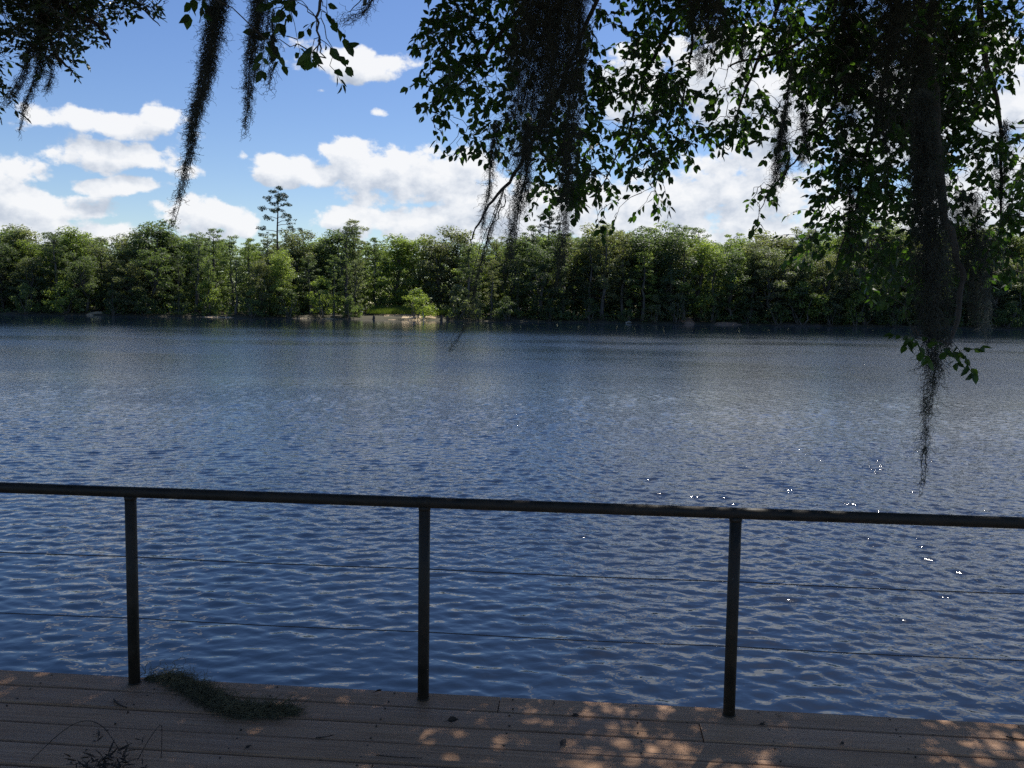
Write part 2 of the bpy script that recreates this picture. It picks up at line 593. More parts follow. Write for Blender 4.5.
def build_ground():
    xs = np.concatenate([np.linspace(-4000, -320, 12), np.linspace(-300, 300, 301), np.linspace(320, 4000, 12)])
    prof_near = [(-4000, 0.5), (-60, 0.0), (-20, -0.2), (-4, -0.45), (1.0, -0.55), (2.2, -1.0), (3.0, -1.9), (7, -3.5)]
    prof_far = [(-30, -4.0), (-5, -2.6), (-0.6, -1.75), (0.6, -1.42), (3, -1.05), (8, -0.5), (20, -0.1), (60, 0.6), (800, 1.5), (6000, 2.0)]
    V = []
    for x in xs:
        for y, z in prof_near:
            V.append((x, y, z + (0.06 * math.sin(x * 0.7 + y) if abs(x) < 300 else 0)))
        b = BANK(max(-320, min(320, x)))
        for y, z in prof_far:
            V.append((x, b + y, z + (0.12 * math.sin(x * 0.9 + y * 0.7) + 0.1 * math.sin(x * 0.37) if abs(x) < 300 and -1 < y < 30 else 0)))
    k = len(prof_near) + len(prof_far)
    n = len(xs)
    i = np.arange(n - 1)[:, None] * k
    j = np.arange(k - 1)[None]
    Q = np.stack([i + j, i + k + j, i + k + j + 1, i + j + 1], -1).reshape(-1, 4)
    o = link_mesh('ground', np_mesh('ground', V, [Q], True), M['soil'])
    tag(o, kind='structure')


def build_water():
    """one sheet whose wind waves are real: many small wave trains summed, finer mesh where the deck is near"""
    r = np.random.default_rng(77)
    nu = 1000
    u = np.linspace(-1, 1, nu)
    ys = [2.3]
    while ys[-1] < 196:
        ys.append(ys[-1] + max(0.032, 0.0034 * ys[-1]))
    ys = np.array(ys)
    ys = 2.3 + (ys - 2.3) / (ys[-1] - 2.3)* 193.7
    Y0 = np.repeat(ys[:, None], nu + 4, 1)
    hw = 13 + (ys - 2.3) * 0.78
    X = np.concatenate([np.full((len(ys), 1), -4500.0), np.full((len(ys), 1), -700.0), u[None] * hw[:, None], np.full((len(ys), 1), 700.0), np.full((len(ys), 1), 4500.0)], 1)
    Xc = np.clip(X, -320, 320)
    bank = 206.0 + 0.088 * Xc + 1.6 * np.sin(Xc * 0.045 + 1) + 0.9 * np.sin(Xc * 0.13)
    Y = 2.3 + (Y0 - 2.3) / 193.7 * (bank + 1.5 - 2.3)
    sp = np.maximum(2 * hw / nu, np.gradient(ys))[:, None]
    Z = np.zeros_like(X)
    wind = R(-106)
    K = 120
    lam = 0.075 * (0.46 / 0.075) ** (r.random(K) ** 1.1)
    for k in range(K):
        th = wind + r.normal(0, 0.6)
        kk = 2 * math.pi / lam[k]
        att = np.clip((lam[k] / sp - 2.4) / 1.6, 0, 1)
        # each train comes in groups
        env = 0.65 + 0.45 * np.sin(X * r.uniform(0.1, 0.5) / lam[k] ** .5 + r.uniform(0, 6)) * np.sin(Y * r.uniform(0.1, 0.5) / lam[k] ** .5 + r.uniform(0, 6))
        steep = WAVE_STEEP * (1.0 if lam[k] < 0.6 else 0.55)
        Z += att * env * steep / kk * np.sin(kk * (math.cos(th) * X + math.sin(th) * Y) + r.uniform(0, 6.28))
    g1 = np.sin(X * 0.045 + 1.3 + 0.8 * np.sin(Y * 0.05)) * np.sin(Y * 0.07 + 0.4 * np.sin(X * 0.06))
    shel = np.clip((Y + 0.35 * X - 5.0) / 12.0, 0, 1)
    shel = 0.60 + 0.40 * shel * shel * (3 - 2 * shel)
    A = (1.0 + 0.25 * g1) * shel
    A[:, :2] = 0
    A[:, -2:] = 0
    A *= np.clip((bank - 30.0 - Y) / 60, 0.15, 1)
    Z = Z * A
    Z[-1] = 0
    V = np.stack([X, Y, Z], -1).reshape(-1, 3)
    k, n = nu + 4, len(ys)
    i = np.arange(n - 1)[:, None] * k
    j = np.arange(k - 1)[None]
    Q = np.stack([i + j, i + j + 1, i + k + j + 1, i + k + j], -1).reshape(-1, 4)
    o = link_mesh('water', np_mesh('water', V, [Q], True), M['water'])
    o.location = (0, 0, WATER)
    tag(o, kind='structure')


WAVE_STEEP = 0.031
build_ground()
build_water()
# ------------------------------------------------------------------ far trees
def rand_quads(cent, size, normals, r):
    """small pointed leaf-cluster faces round the centres, facing roughly along normals"""
    n = len(cent)
    N = normals + r.normal(0, 0.75, (n, 3))
    N /= np.linalg.norm(N, axis=1)[:, None] + 1e-9
    A = np.cross(N, r.normal(0, 1, (n, 3)))
    A /= np.linalg.norm(A, axis=1)[:, None] + 1e-9
    B = np.cross(N, A)
    s = size[:, None]
    e = r.uniform(0.45, 0.9, (n, 1))
    V = np.stack([cent - A * s, cent - B * s * e + N * s * 0.15, cent + A * s, cent + B * s * e + N * s * 0.15], 1).reshape(-1, 3)
    Q = np.arange(n * 4).reshape(-1, 4)
    return V, Q


def clump_leaves(clumps, leaf, per, r, up=0.5):
    """clumps: list of (x,y,z,rad,flat)"""
    cs, ss, ns = [], [], []
    for (x, y, z, rad, flat) in clumps:
        n = max(6, int(per * rad * rad))
        d = r.normal(0, 1, (n, 3))
        d /= np.linalg.norm(d, axis=1)[:, None]
        rr = rad * r.uniform(0.15, 1.0, n) ** 0.45
        p = d * rr[:, None] * np.array([1, 1, flat])
        p += r.normal(0, rad * 0.10, (n, 3))
        cs.append(p + (x, y, z))
        ss.append(leaf * r.uniform(0.6, 1.35, n))
        ns.append(d + (0, 0, up))
    return rand_quads(np.vstack(cs), np.concatenate(ss), np.vstack(ns), r)


def limb_path(a, b, r, bend=0.12, n=5, sag=0.0):
    a, b = np.array(a, float), np.array(b, float)
    L = np.linalg.norm(b - a)
    t = np.linspace(0, 1, n)[:, None]
    p = a + (b - a) * t
    p[1:-1] += r.normal(0, bend * L * 0.4, (n - 2, 3))
    p[:, 2] += (np.sin(t[:, 0] * math.pi) * sag * L)
    return p


def tree_data(kind, seed, detail=1.0):
    """-> trunk MB, (V,Q) of the crown, height"""
    r = np.random.default_rng(seed)
    tb = MB()
    clumps = []
    if kind == 'broad':
        H = 19 + r.uniform(-1.5, 1.5)
        Rm = r.uniform(4.2, 5.6)
        base = r.uniform(0.10, 0.2)
        top = np.array([r.uniform(-1, 1), r.uniform(-1, 1), H * 0.8])
        tp = limb_path((0, 0, -0.8), top, r, 0.05, 7)
        tb.tube(tp, np.linspace(0.38, 0.10, 7), 7)
        nl = 26
        for k in range(nl):
            zz = base + (0.97 - base) * (k + r.uniform(0, 1)) / nl
            prof = math.sin(min(1, (zz + 0.10)) ** 1.3 * math.pi) ** 0.55 if zz < 0.9 else 0.55
            a = k * 2.4 + r.uniform(-0.6, 0.6)
            rad = Rm * prof * r.uniform(0.55, 1.08)
            z = H * zz
            s = tp[min(6, int(zz * 0.75 * 6))]
            e = np.array([math.cos(a) * rad, math.sin(a) * rad, z])
            tb.tube(limb_path(s, e, r, 0.10, 5, 0.05), np.linspace(0.10, 0.03, 5), 4)
            cr = r.uniform(1.0, 1.8) if zz < 0.8 else r.uniform(1.3, 2.1)
            clumps.append((*e, cr, 0.62))
            for q in range(4):
                f = r.uniform(0.45, 1.05)
                o = s + (e - s) * f + r.normal(0, 0.8, 3)
                clumps.append((*o, r.uniform(0.5, 1.1), 0.6))
        leaf, per, up = 0.17, 85, 0.9
    elif kind == 'cypress':
        H = 21 + r.uniform(-1.5, 2)
        tp = limb_path((0, 0, -0.8), (r.uniform(-.6, .6), r.uniform(-.6, .6), H - 0.4), r, 0.02, 9)
        tb.tube(tp, np.array([0.75, 0.42, 0.34, 0.30, 0.26, 0.21, 0.16, 0.10, 0.05]), 8)
        nl = 34
        for k in range(nl):
            zz = 0.22 + 0.78 * (k / (nl - 1)) ** 0.85
            a = k * 2.4 + r.uniform(-0.7, 0.7)
            rad = (1.2 + 2.9 * math.sin(min(1.0, (1.12 - zz)) * math.pi * 0.62)) * r.uniform(0.45, 1.05)
            if zz > 0.93:
                rad = r.uniform(0.8, 2.4)
            z = H * zz
            s = tp[min(8, int(zz * 8))]
            e = np.array([s[0] + math.cos(a) * rad, s[1] + math.sin(a) * rad, z + r.uniform(-0.3, 0.5)])
            tb.tube(limb_path(s, e, r, 0.08, 4, 0.03), np.linspace(0.07, 0.02, 4), 4)
            clumps.append((*e, r.uniform(0.6, 1.15), 0.42))
            for q in range(2):
                f = r.uniform(0.4, 1.0)
                o = s + (e - s) * f + r.normal(0, 0.45, 3)
                clumps.append((*o, r.uniform(0.4, 0.8), 0.5))
                if r.random() < 0.35:          # moss hanging in the crown
                    clumps.append((o[0], o[1], o[2] - 0.9, 0.35, 2.6))
        leaf, per, up = 0.15, 105, 0.8
    elif kind == 'slim':
        H = 15 + r.uniform(-1, 3)
        tp = limb_path((0, 0, -0.6), (r.uniform(-1, 1), r.uniform(-.6, .6), H - 0.6), r, 0.03, 7)
        tb.tube(tp, np.linspace(0.24, 0.05, 7), 6)
        for k in range(26):
            zz = 0.12 + 0.86 * k / 25
            a = k * 2.4 + r.uniform(-0.7, 0.7)
            rad = (0.5 + 2.3 * math.sin((1.05 - zz) * math.pi * 0.7)) * r.uniform(0.4, 1.1)
            s = tp[min(6, int(zz * 6))]
            e = np.array([s[0] + math.cos(a) * rad, s[1] + math.sin(a) * rad, H * zz])
            tb.tube(limb_path(s, e, r, 0.08, 4), np.linspace(0.05, 0.02, 4), 4)
            clumps.append((*e, r.uniform(0.6, 1.1), 0.7))
            clumps.append((*(s + (e - s) * 0.5 + r.normal(0, 0.4, 3)), r.uniform(0.5, 0.9), 0.7))
        leaf, per, up = 0.18, 80, 0.5
    else:  # bush
        H = 6.0 + r.uniform(-1.2, 1.6)
        for k in range(5):
            a = r.uniform(0, 6.28)
            tb.tube(limb_path((r.normal(0, .15), r.normal(0, .15), -0.6), (math.cos(a) * 1.6, math.sin(a) * 1.6, H * 0.7), r, 0.1, 5), np.linspace(0.10, 0.03, 5), 5)
        for k in range(34):
            zz = r.uniform(0.05, 1) ** 0.8
            rad = 3.0 * math.sin(min(1, 0.16 + zz * 0.86) * math.pi) ** 0.6 * r.uniform(0.3, 1.05)
            a = r.uniform(0, 6.28)
            clumps.append((math.cos(a) * rad, math.sin(a) * rad, H * zz, r.uniform(0.5, 1.0), 0.7))
        leaf, per, up = 0.15, 95, 0.6
    V, Q = clump_leaves(clumps, leaf / math.sqrt(detail), per * detail, r, up)
    return tb, (V, Q), H


PROTO = {}
for kind, cnt in (('broad', 5), ('cypress', 5), ('slim', 3), ('bush', 4)):
    PROTO[kind] = []
    for i in range(cnt):
        tb, (V, Q), H = tree_data(kind, 100 + 17 * i + len(kind))
        PROTO[kind].append((tb, V, Q, H))

KNAME = {'broad': 'broadleaf tree', 'cypress': 'cypress tree', 'slim': 'slender tree', 'bush': 'bush'}
mesh_cache = {}


def get_meshes(kind, v, tone):
    key = (kind, v, tone)
    if key not in mesh_cache:
        tb, V, Q, H = PROTO[kind][v]
        if (kind, v) not in mesh_cache:
            tm = tb.mesh('trunk', True)
            tm.materials.append(M['trunk_far'])
            mesh_cache[(kind, v)] = tm
        cm = np_mesh('crown', V, [Q])
        cm.materials.append(FM[tone])
        mesh_cache[key] = (mesh_cache[(kind, v)], cm)
    return mesh_cache[key]


def top_height(px):
    """height of the canopy edge along the photo"""
    xs = [-200, 0, 35, 65, 95, 135, 180, 215, 260, 300, 345, 385, 435, 480, 540, 575, 600, 650, 700, 740, 790, 850, 920, 1024, 1250]
    ys = [238, 243, 228, 242, 228, 240, 229, 233, 238, 240, 229, 241, 237, 240, 226, 230, 226, 224, 233, 231, 230, 226, 222, 222, 226]
    y = float(np.interp(px, xs, ys))
    return (313 + 0.0155 * px - y) / 850 * 207


def bank_x(px):
    return (px - 512) / 850 * 206


placed = []                                                     # (kind, px, obj)


def plant(kind, px, back, v, tone, h, wide=1.0, rot=None):
    x = bank_x(px) * (1 + back / 206)
    y = BANK(x) + back
    tm, cm = get_meshes(kind, v, tone)
    H = PROTO[kind][v][3]
    s = h / H
    zb = -1.45 + min(0.13 * max(back, 0), 1.2)
    nm = {'broad': 'broadleaf_tree', 'cypress': 'cypress_tree', 'slim': 'slender_tree', 'bush': 'bush'}[kind]
    o = thing(nm, None, 'bush' if kind == 'bush' else 'tree', (x, y, zb), random.uniform(0, 6.28) if rot is None else rot)
    o.scale = (s * wide, s * wide, s)
    c = bpy.data.objects.new('trunk' if kind != 'bush' else 'stem', tm)
    C.objects.link(c)
    c.parent = o
    c = bpy.data.objects.new('crown', cm)
    C.objects.link(c)
    c.parent = o
    placed.append((kind, px, o, FOL[tone][0], h))
    return o


# the row of trees at the water's edge and the one just behind it
rr = random.Random(5)
px = -36.0
i = 0
while px < 1060:
    kind = rr.choices(['broad', 'cypress', 'slim'], [5, 4, 2])[0]
    if 362 < px < 452:
        px += rr.uniform(12, 20)
        continue
    back = rr.uniform(2.0, 7.0)
    tone = rr.choices([0, 1, 2, 3, 4], [5, 5, 3, 2, 2] if kind != 'cypress' else [6, 3, 3, 1, 3])[0]
    h = top_height(px) * (rr.uniform(0.62, 0.97) if kind != 'slim' else rr.uniform(0.5, 0.8))
    plant(kind, px, back, rr.randrange(len(PROTO[kind])), tone, h, rr.uniform(1.15, 1.6) if kind == 'broad' else rr.uniform(0.95, 1.3))
    px += rr.uniform(13, 27)
    i += 1
# second row, the crowns that make the skyline
px = -30.0
while px < 1055:
    kind = rr.choices(['broad', 'cypress'], [7, 3])[0]
    back = rr.uniform(11, 18) if not 355 < px < 458 else rr.uniform(19, 23)
    tone = rr.choices([0, 1, 2, 3, 4], [3, 5, 4, 3, 1])[0]
    h = top_height(px) * (rr.uniform(0.87, 0.99) if rr.random() < 0.8 else rr.uniform(0.99, 1.09)) * (1 + back / 420)
    plant(kind, px, back, rr.randrange(5), tone, h, rr.uniform(1.2, 1.6) if kind == 'broad' else rr.uniform(1.0, 1.3))
    px += rr.uniform(15, 25)
# bushes leaning over the water
for (px, h, tone, back) in [(-20, 6, 1, 0), (14, 5, 4, 0.5), (48, 6.5, 1, 0), (84, 7, 3, 1.5), (128, 5.5, 0, 0), (158, 4.5, 0, 0), (192, 5, 0, 0), (218, 7.5, 3, 2.5),
                      (262, 6.5, 1, 0), (296, 6, 0, 0.5), (326, 9, 3, 1.5), (352, 5, 1, 0.5), (417, 6.8, 3, 1.5), (458, 8, 4, 1.0), (476, 5, 4, 0), (505, 5.5, 0, 0), (548, 5, 0, 0),
                      (590, 5.5, 0, 0), (628, 5, 1, 0), (655, 6.5, 2, 0), (678, 7, 4, 0.5), (716, 5, 0, 1.5), (752, 5, 0, 0.5), (782, 5, 1, 0), (806, 10, 3, 1.0), (836, 6, 0, 0),
                      (862, 8, 3, 0.5), (905, 7, 1, 0), (950, 6, 0, 0), (1000, 6.5, 2, 0), (1034, 6, 1, 0)]:
    plant('bush', px, back, rr.randrange(4), tone, h, rr.uniform(0.95, 1.25))

# labels: by tone and kind, counted from the landmarks one can find
LAND = [(-60, 'left edge of the photo', 'right'), (280, 'tall lone pine', None), (405, 'sandy beach', None), (690, 'reddish bank patch', None)]


def label_far():
    marks = [('the tall lone pine', 280), ('the sandy beach', 405), ('the reddish gap in the bank', 690)]
    bins = {}
    for (kind, px, o, tone, h) in placed:
        y = o.location.y - BANK(o.location.x)
        row = 'low' if kind == 'bush' else ('front' if y < 9 or (360 < px < 445 and y < 14 and False) else 'back')
        if px < 140:
            mk, ref = 'from the left edge', ('L', -60)
        elif px < 342:
            mk = ('left' if px < 280 else 'right') + ' of the lone pine'
            ref = ('P', 280)
        elif px < 560:
            mk = ('left' if px < 405 else 'right') + ' of the sandy beach'
            ref = ('B', 405)
        elif px < 850:
            mk = ('left' if px < 690 else 'right') + ' of the reddish bank gap'
            ref = ('G', 690)
        else:
            mk = 'from the right edge'
            ref = ('R', 1080)
        bins.setdefault((row, kind, tone, mk), []).append((abs(px - ref[1]), px, o))
    for (row, kind, tone, mk), L in bins.items():
        L.sort(key=lambda a: a[0])
        where = {'low': 'overhanging the water', 'front': 'at the waterline', 'back': 'in the back row'}[row]
        for k, (_, px, o) in enumerate(L):
            o['label'] = f'{tone} {KNAME[kind]} {where}, {ordinal(k)} {mk}' if mk.startswith('from') else f'{tone} {KNAME[kind]} {where}, {ordinal(k)} {mk}'
            o['group'] = 'bushes along the far bank' if kind == 'bush' else 'trees along the far bank'


label_far()

# the wood behind, and the ends of the tree line outside the view: one mass
def build_forest():
    Vs, Qs, n = [], [], 0
    r = np.random.default_rng(11)
    spots = []
    for back in (22, 31, 42, 56, 75):
        x = -330.0
        while x < 330:
            spots.append((x, back + r.uniform(-4, 4)))
            x += r.uniform(6, 10)
    for x in list(np.arange(-330, -134, 6)) + list(np.arange(136, 330, 6)):
        for back in (3, 12):
            spots.append((x + r.uniform(-2, 2), back + r.uniform(-1, 3)))
    tb = MB()
    for (x, back) in spots:
        kind = 'broad' if r.random() < 0.6 else 'cypress'
        v = int(r.integers(0, 5))
        _, V, Q, H = PROTO[kind][v]
        px = 512 + x / (206 + back) * 850
        if 352 < px < 460 and back < 27:
            continue
        h = top_height(px) * (0.88 + 0.0024 * back) * r.uniform(0.9, 1.05)
        keep = r.random(len(Q)) < 0.55
        VV = V.reshape(-1, 4, 3)[keep]
        cen = VV.mean(1, keepdims=True)
        VV = cen + (VV - cen) * 1.3
        V = VV.reshape(-1, 3)
        a = r.uniform(0, 6.28)
        c, s = math.cos(a), math.sin(a)
        sc = h / H
        Rm = np.array([[c * sc * 1.15, -s * sc * 1.15, 0], [s * sc * 1.15, c * sc * 1.15, 0], [0, 0, sc]])
        W = V @ Rm.T + (x, BANK(x) + back, -0.6)
        Vs.append(W)
    V = np.vstack(Vs)
    Q = np.arange(len(V)).reshape(-1, 4)
    o = link_mesh('forest', np_mesh('forest', V, [Q]), FM[1])
    tag(o, 'dense mixed green wood rising behind the waterside trees of the far bank', 'wood', kind='stuff')
    # dark shaded undergrowth below it
    cl = []
    for k in range(5200):
        x = r.uniform(-320, 320)
        back = r.uniform(6, 34)
        px = 512 + x / 206 * 850
        if 355 < px < 455 and back < 17:
            continue
        cl.append((x, BANK(x) + back, -0.6 + r.uniform(0, 3.0 + back * 0.12), r.uniform(0.9, 1.7), 0.8))
    for k in range(1500):
        x = r.uniform(-320, 320)
        px = 512 + x / 206 * 850
        if 362 < px < 446 or 684 < px < 697 or 102 < px < 116 or 300 < px < 345:
            continue
        cl.append((x, BANK(x) + r.uniform(1.0, 4), -1.2 + r.uniform(0, 2.2), r.uniform(0.5, 1.1), 0.8))
    V, Q = clump_leaves(cl, 0.30, 22, r)
    o = link_mesh('undergrowth', np_mesh('undergrowth', V, [Q]), FM[1])
    tag(o, 'dark tangled undergrowth along the foot of the far trees', 'undergrowth', kind='stuff')


build_forest()

# the tall pine above the wood, and a second one half hidden by the hanging moss
def pine(px, back, H, crown_h, seed, label):
    r = np.random.default_rng(seed)
    x = bank_x(px) * (1 + back / 206)
    o = thing('pine_tree', label, 'tree', (x, BANK(x) + back, -0.6), 0, 'pines standing above the wood')
    tb = MB()
    tp = np.array([(0, 0, -0.5), (0.15, 0, H * 0.3), (-0.1, 0, H * 0.6), (0.1, 0, H * 0.8), (0.25, 0, H * 0.98)])
    tp = smooth_path(tp, 14)
    tb.tube(tp, np.linspace(0.38, 0.07, 14), 8)
    cl = []
    z0 = H - crown_h
    spec = [(-3.6, .55), (3.4, .62), (5.3, .12), (-2.4, .80), (2.6, .84), (0.5, .97), (-1.2, .93), (-3.9, .08), (2.2, .38), (-2.3, .36), (4.2, .28), (1.4, .74), (-0.6, .66), (3.6, .22), (-4.2, .0), (1.2, .5), (-1.6,.5),(0.2,.85)]
    for (dx, f) in spec:
        z = z0 + crown_h * f
        s = tp[min(13, int((z - 0.6) / H * 13))]
        dy = r.uniform(-2, 2)
        e = np.array([dx, dy, z + r.uniform(-0.2, 0.4)])
        s = np.array([s[0], s[1], z - abs(dx) * 0.12])
        tb.tube(limb_path(s, e, r, 0.08, 5, 0.05), np.linspace(0.09, 0.03, 5), 5)
        for q in range(4):
            w = s + (e - s) * r.uniform(0.6, 1.08) + r.normal(0, 0.45, 3) * (1, 1.3, 0.6)
            cl.append((*w, r.uniform(0.4, 0.85), 0.6))
    tb.build('trunk', M['pine_bark'], o, True)
    V, Q = clump_leaves(cl, 0.14, 150, r)
    link_mesh('crown', np_mesh('crown', V, [Q]), M['needles'], o)


pine(286, 14, 30.6, 11.0, 3, 'tall lone pine rising well above the wood against the clouds')
pine(546, 17, 27.5, 8.0, 9, 'shorter pine behind the hanging moss, above the middle of the wood')

# the mossy dark cypress with the ragged top (photo x 345)
def ragged():
    r = np.random.default_rng(21)
    x = bank_x(346)
    o = thing('cypress_tree', 'dark moss-hung cypress with a ragged flat top just left of the sandy beach', 'tree', (x, BANK(x) + 3, -1.3))
    tb = MB()
    H = 21.5
    tp = limb_path((0, 0, -0.5), (0.3, 0, H), r, 0.015, 10)
    tb.tube(tp, np.linspace(0.5, 0.07, 10), 8)
    cl = []
    for k in range(44):
        zz = 0.12 + 0.88 * k / 43
        a = r.uniform(0, 6.28)
        rad = r.uniform(0.4, 1.7) + (1.2 if zz > 0.9 else 0)
        s = tp[min(9, int(zz * 9))]
        e = s + (math.cos(a) * rad, math.sin(a) * rad, 0.2)
        e[2] = H * zz
        tb.tube([s, (s + e) / 2 + (0, 0, .1), e], [0.06, 0.04, 0.02], 4)
        cl.append((*e, r.uniform(0.4, 0.8), 0.45))
        cl.append((e[0], e[1], e[2] - 1.0, 0.35, 3.0))
    tb.build('trunk', M['bark'], o, True)
    V, Q = clump_leaves(cl, 0.15, 110, r)
    link_mesh('crown', np_mesh('crown', V, [Q]), FM[0], o)


ragged()

# sand, mud patches and drift wood of the far bank
def patch(px0, px1, back0, back1, z0, z1, mat, name, seed):
    r = np.random.default_rng(seed)
    n, k = 26, 7
    V = []
    for i in range(n):
        t = i / (n - 1)
        x = bank_x(px0 + (px1 - px0) * t)
        e = math.sin(t * math.pi) ** 0.35
        for j in range(k):
            u = j / (k - 1)
            mid = (back0 + back1) / 2
            y = mid + (back0 + (back1 - back0) * u - mid) * e
            V.append((x, BANK(x) + y, z0 + (z1 - z0) * u * e + r.uniform(-0.02, 0.02) + 0.03 * math.sin(x * 1.9 + u * 3)))
    i = np.arange(n - 1)[:, None] * k
    j = np.arange(k - 1)[None]
    Q = np.stack([i + j, i + k + j, i + k + j + 1, i + j + 1], -1).reshape(-1, 4)
    o = link_mesh(name, np_mesh(name, V, [Q], True), mat)
    return tag(o, kind='structure')


patch(368, 446, -0.6, 7.5, -1.62, -0.25, M['sand'], 'sand_bank', 1)
patch(101, 116, -0.6, 3, -1.6, -0.7, M['sand'], 'sand_bank', 2)
patch(212, 246, -1.4, 2, -1.62, -1.25, M['sand'], 'sand_bank', 3)
patch(296, 342, -0.6, 2, -1.62, -1.2, M['sand'], 'sand_bank', 4)
M['redsoil'] = simple_mat('red brown bank soil', (0.20, 0.11, 0.07), (0.42, 0.28, 0.18), 0.8, 0.95, 0.5, 0.1)
patch(682, 699, -0.6, 5, -1.6, 0.1, M['redsoil'], 'bank_soil', 5)
patch(716, 748, -1.2, 2, -1.62, -1.0, M['redsoil'], 'bank_soil', 6)
patch(776, 830, -1.2, 2.5, -1.62, -0.8, M['mud'], 'bank_soil', 7)

# sunlit grass behind the beach
def beach_grass():
    r = np.random.default_rng(31)
    n = 15000
    px = r.uniform(364, 456, n)
    back = r.uniform(5.5, 15, n)
    x = (px - 512) / 850 * 206
    y = np.array([BANK(a) for a in x]) + back
    z = -1.0 + 0.13 * back
    hh = r.uniform(0.35, 1.2, n)
    a = r.uniform(0, 6.28, n)
    w = 0.05
    dx, dy = np.cos(a) * w, np.sin(a) * w
    lx, ly = r.normal(0, 0.2, n) * hh, r.normal(0, 0.2, n) * hh
    V = np.stack([np.stack([x - dx, y - dy, z], 1), np.stack([x + dx, y + dy, z], 1), np.stack([x + lx, y + ly, z + hh], 1)], 1).reshape(-1, 3)
    o = link_mesh('bank_grass', np_mesh('bank_grass', V, [np.arange(n * 3).reshape(-1, 3)]), M['reed'])
    tag(o, 'bright yellow green grass behind the sandy beach', 'grass', kind='stuff')


beach_grass()


def snag(px, back, pts, r0, mat, name, label, cat, group=None):
    x = bank_x(px)
    mb = MB()
    p = smooth_path(pts, 8)
    mb.tube(p, np.linspace(r0, r0 * 0.45, 8), 7)
    o = mb.build(name, mat, None, True)
    o.location = (x, BANK(x) + back, -1.55)
    return tag(o, label, cat, group)


snag(424, 0.5, [(0, 0, -0.2), (-0.25, 0, 1.1), (-0.4, 0, 2.1)], 0.17, M['dead_wood'], 'dead_tree', 'bleached dead trunk leaning upright in the middle of the sandy beach', 'dead trunk')
snag(413, -0.3, [(-1.2, 0, 0.1), (0.3, 0, 0.5), (1.7, 0, 1.0)], 0.13, M['dead_wood'], 'driftwood_log', 'pale driftwood log lying below the small tree on the beach', 'log')
snag(441, 0.2, [(0, 0, -0.3), (0.03, 0, 0.6), (-0.02, 0, 1.15)], 0.42, M['bark'], 'tree_stump', 'left of the two dark stumps at the right end of the beach', 'stump', 'stumps on the beach')
snag(447, 0.2, [(0, 0, -0.3), (0.05, 0, 0.6), (0.1, 0, 1.2)], 0.38, M['bark'], 'tree_stump', 'right of the two dark stumps at the right end of the beach', 'stump', 'stumps on the beach')
snag(375, 0.0, [(0, 0, -0.3), (0.05, 0, 0.5), (0.0, 0, 1.0)], 0.40, M['bark'], 'tree_stump', 'dark stump at the left end of the sandy beach', 'stump', 'stumps on the beach')
snag(628, -1.2, [(-0.6, 0, 0.05), (0.1, 0, 0.25), (0.8, 0, 0.2)], 0.16, M['dead_wood'], 'driftwood_log', 'small pale log lying in the water under the middle trees', 'log')
snag(138, -2.5, [(-0.9, 0, 0.0), (0, 0, 0.5), (0.9, 0, 1.0)], 0.06, M['bark'], 'fallen_branch', 'thin dark branch sticking out of the water below the left wood', 'branch')

# ------------------------------------------------------------------ deck and railing (local frame: X along the rail, Y towards the river)
deck = thing('wooden_deck', 'weathered brown plank deck along the river edge under the railing', 'deck', (RO[0], RO[1], 0), YAW)
mb = MB()
r = np.random.default_rng(4)
X0, X1 = -9.0, 8.0
edges = [0.078, -0.092, -0.268, -0.447, -0.617, -0.797]
while edges[-1] > -6.5:
    edges.append(edges[-1] - 0.174)


def plank(x0, x1, y0, y1, dz):
    """one board with eased long edges and a very slight cup, split along its length"""
    n = max(2, int((x1 - x0) / 0.5))
    xs = np.linspace(x0, x1, n)
    b = 0.006
    prof = [(y0, -0.038), (y0, -b), (y0 + b, 0), ((y0 + y1) / 2, 0.0012), (y1 - b, 0), (y1, -b), (y1, -0.038)]
    k = len(prof)
    V = []
    ph = r.uniform(0, 6)
    for x in xs:
        wv = 0.0015 * math.sin(x * 1.3 + ph)
        wy = 0.0012 * math.sin(x * 2.1 + ph * 2)
        for (y, z) in prof:
            V.append((x, y + wy, z + dz + wv))
    i = np.arange(n - 1)[:, None] * k
    j = np.arange(k)[None]
    j2 = (j + 1) % k
    Q = np.stack([i + j, i + j2, i + k + j2, i + k + j], -1).reshape(-1, 4)
    V = np.array(V)
    T = [(0, 2, 1), (0, 3, 2), (0, 4, 3), (0, 5, 4), (0, 6, 5)]
    T2 = [((n - 1) * k + a, (n - 1) * k + c, (n - 1) * k + b_) for (a, b_, c) in T]
    mb.add(V, Q, T + T2)


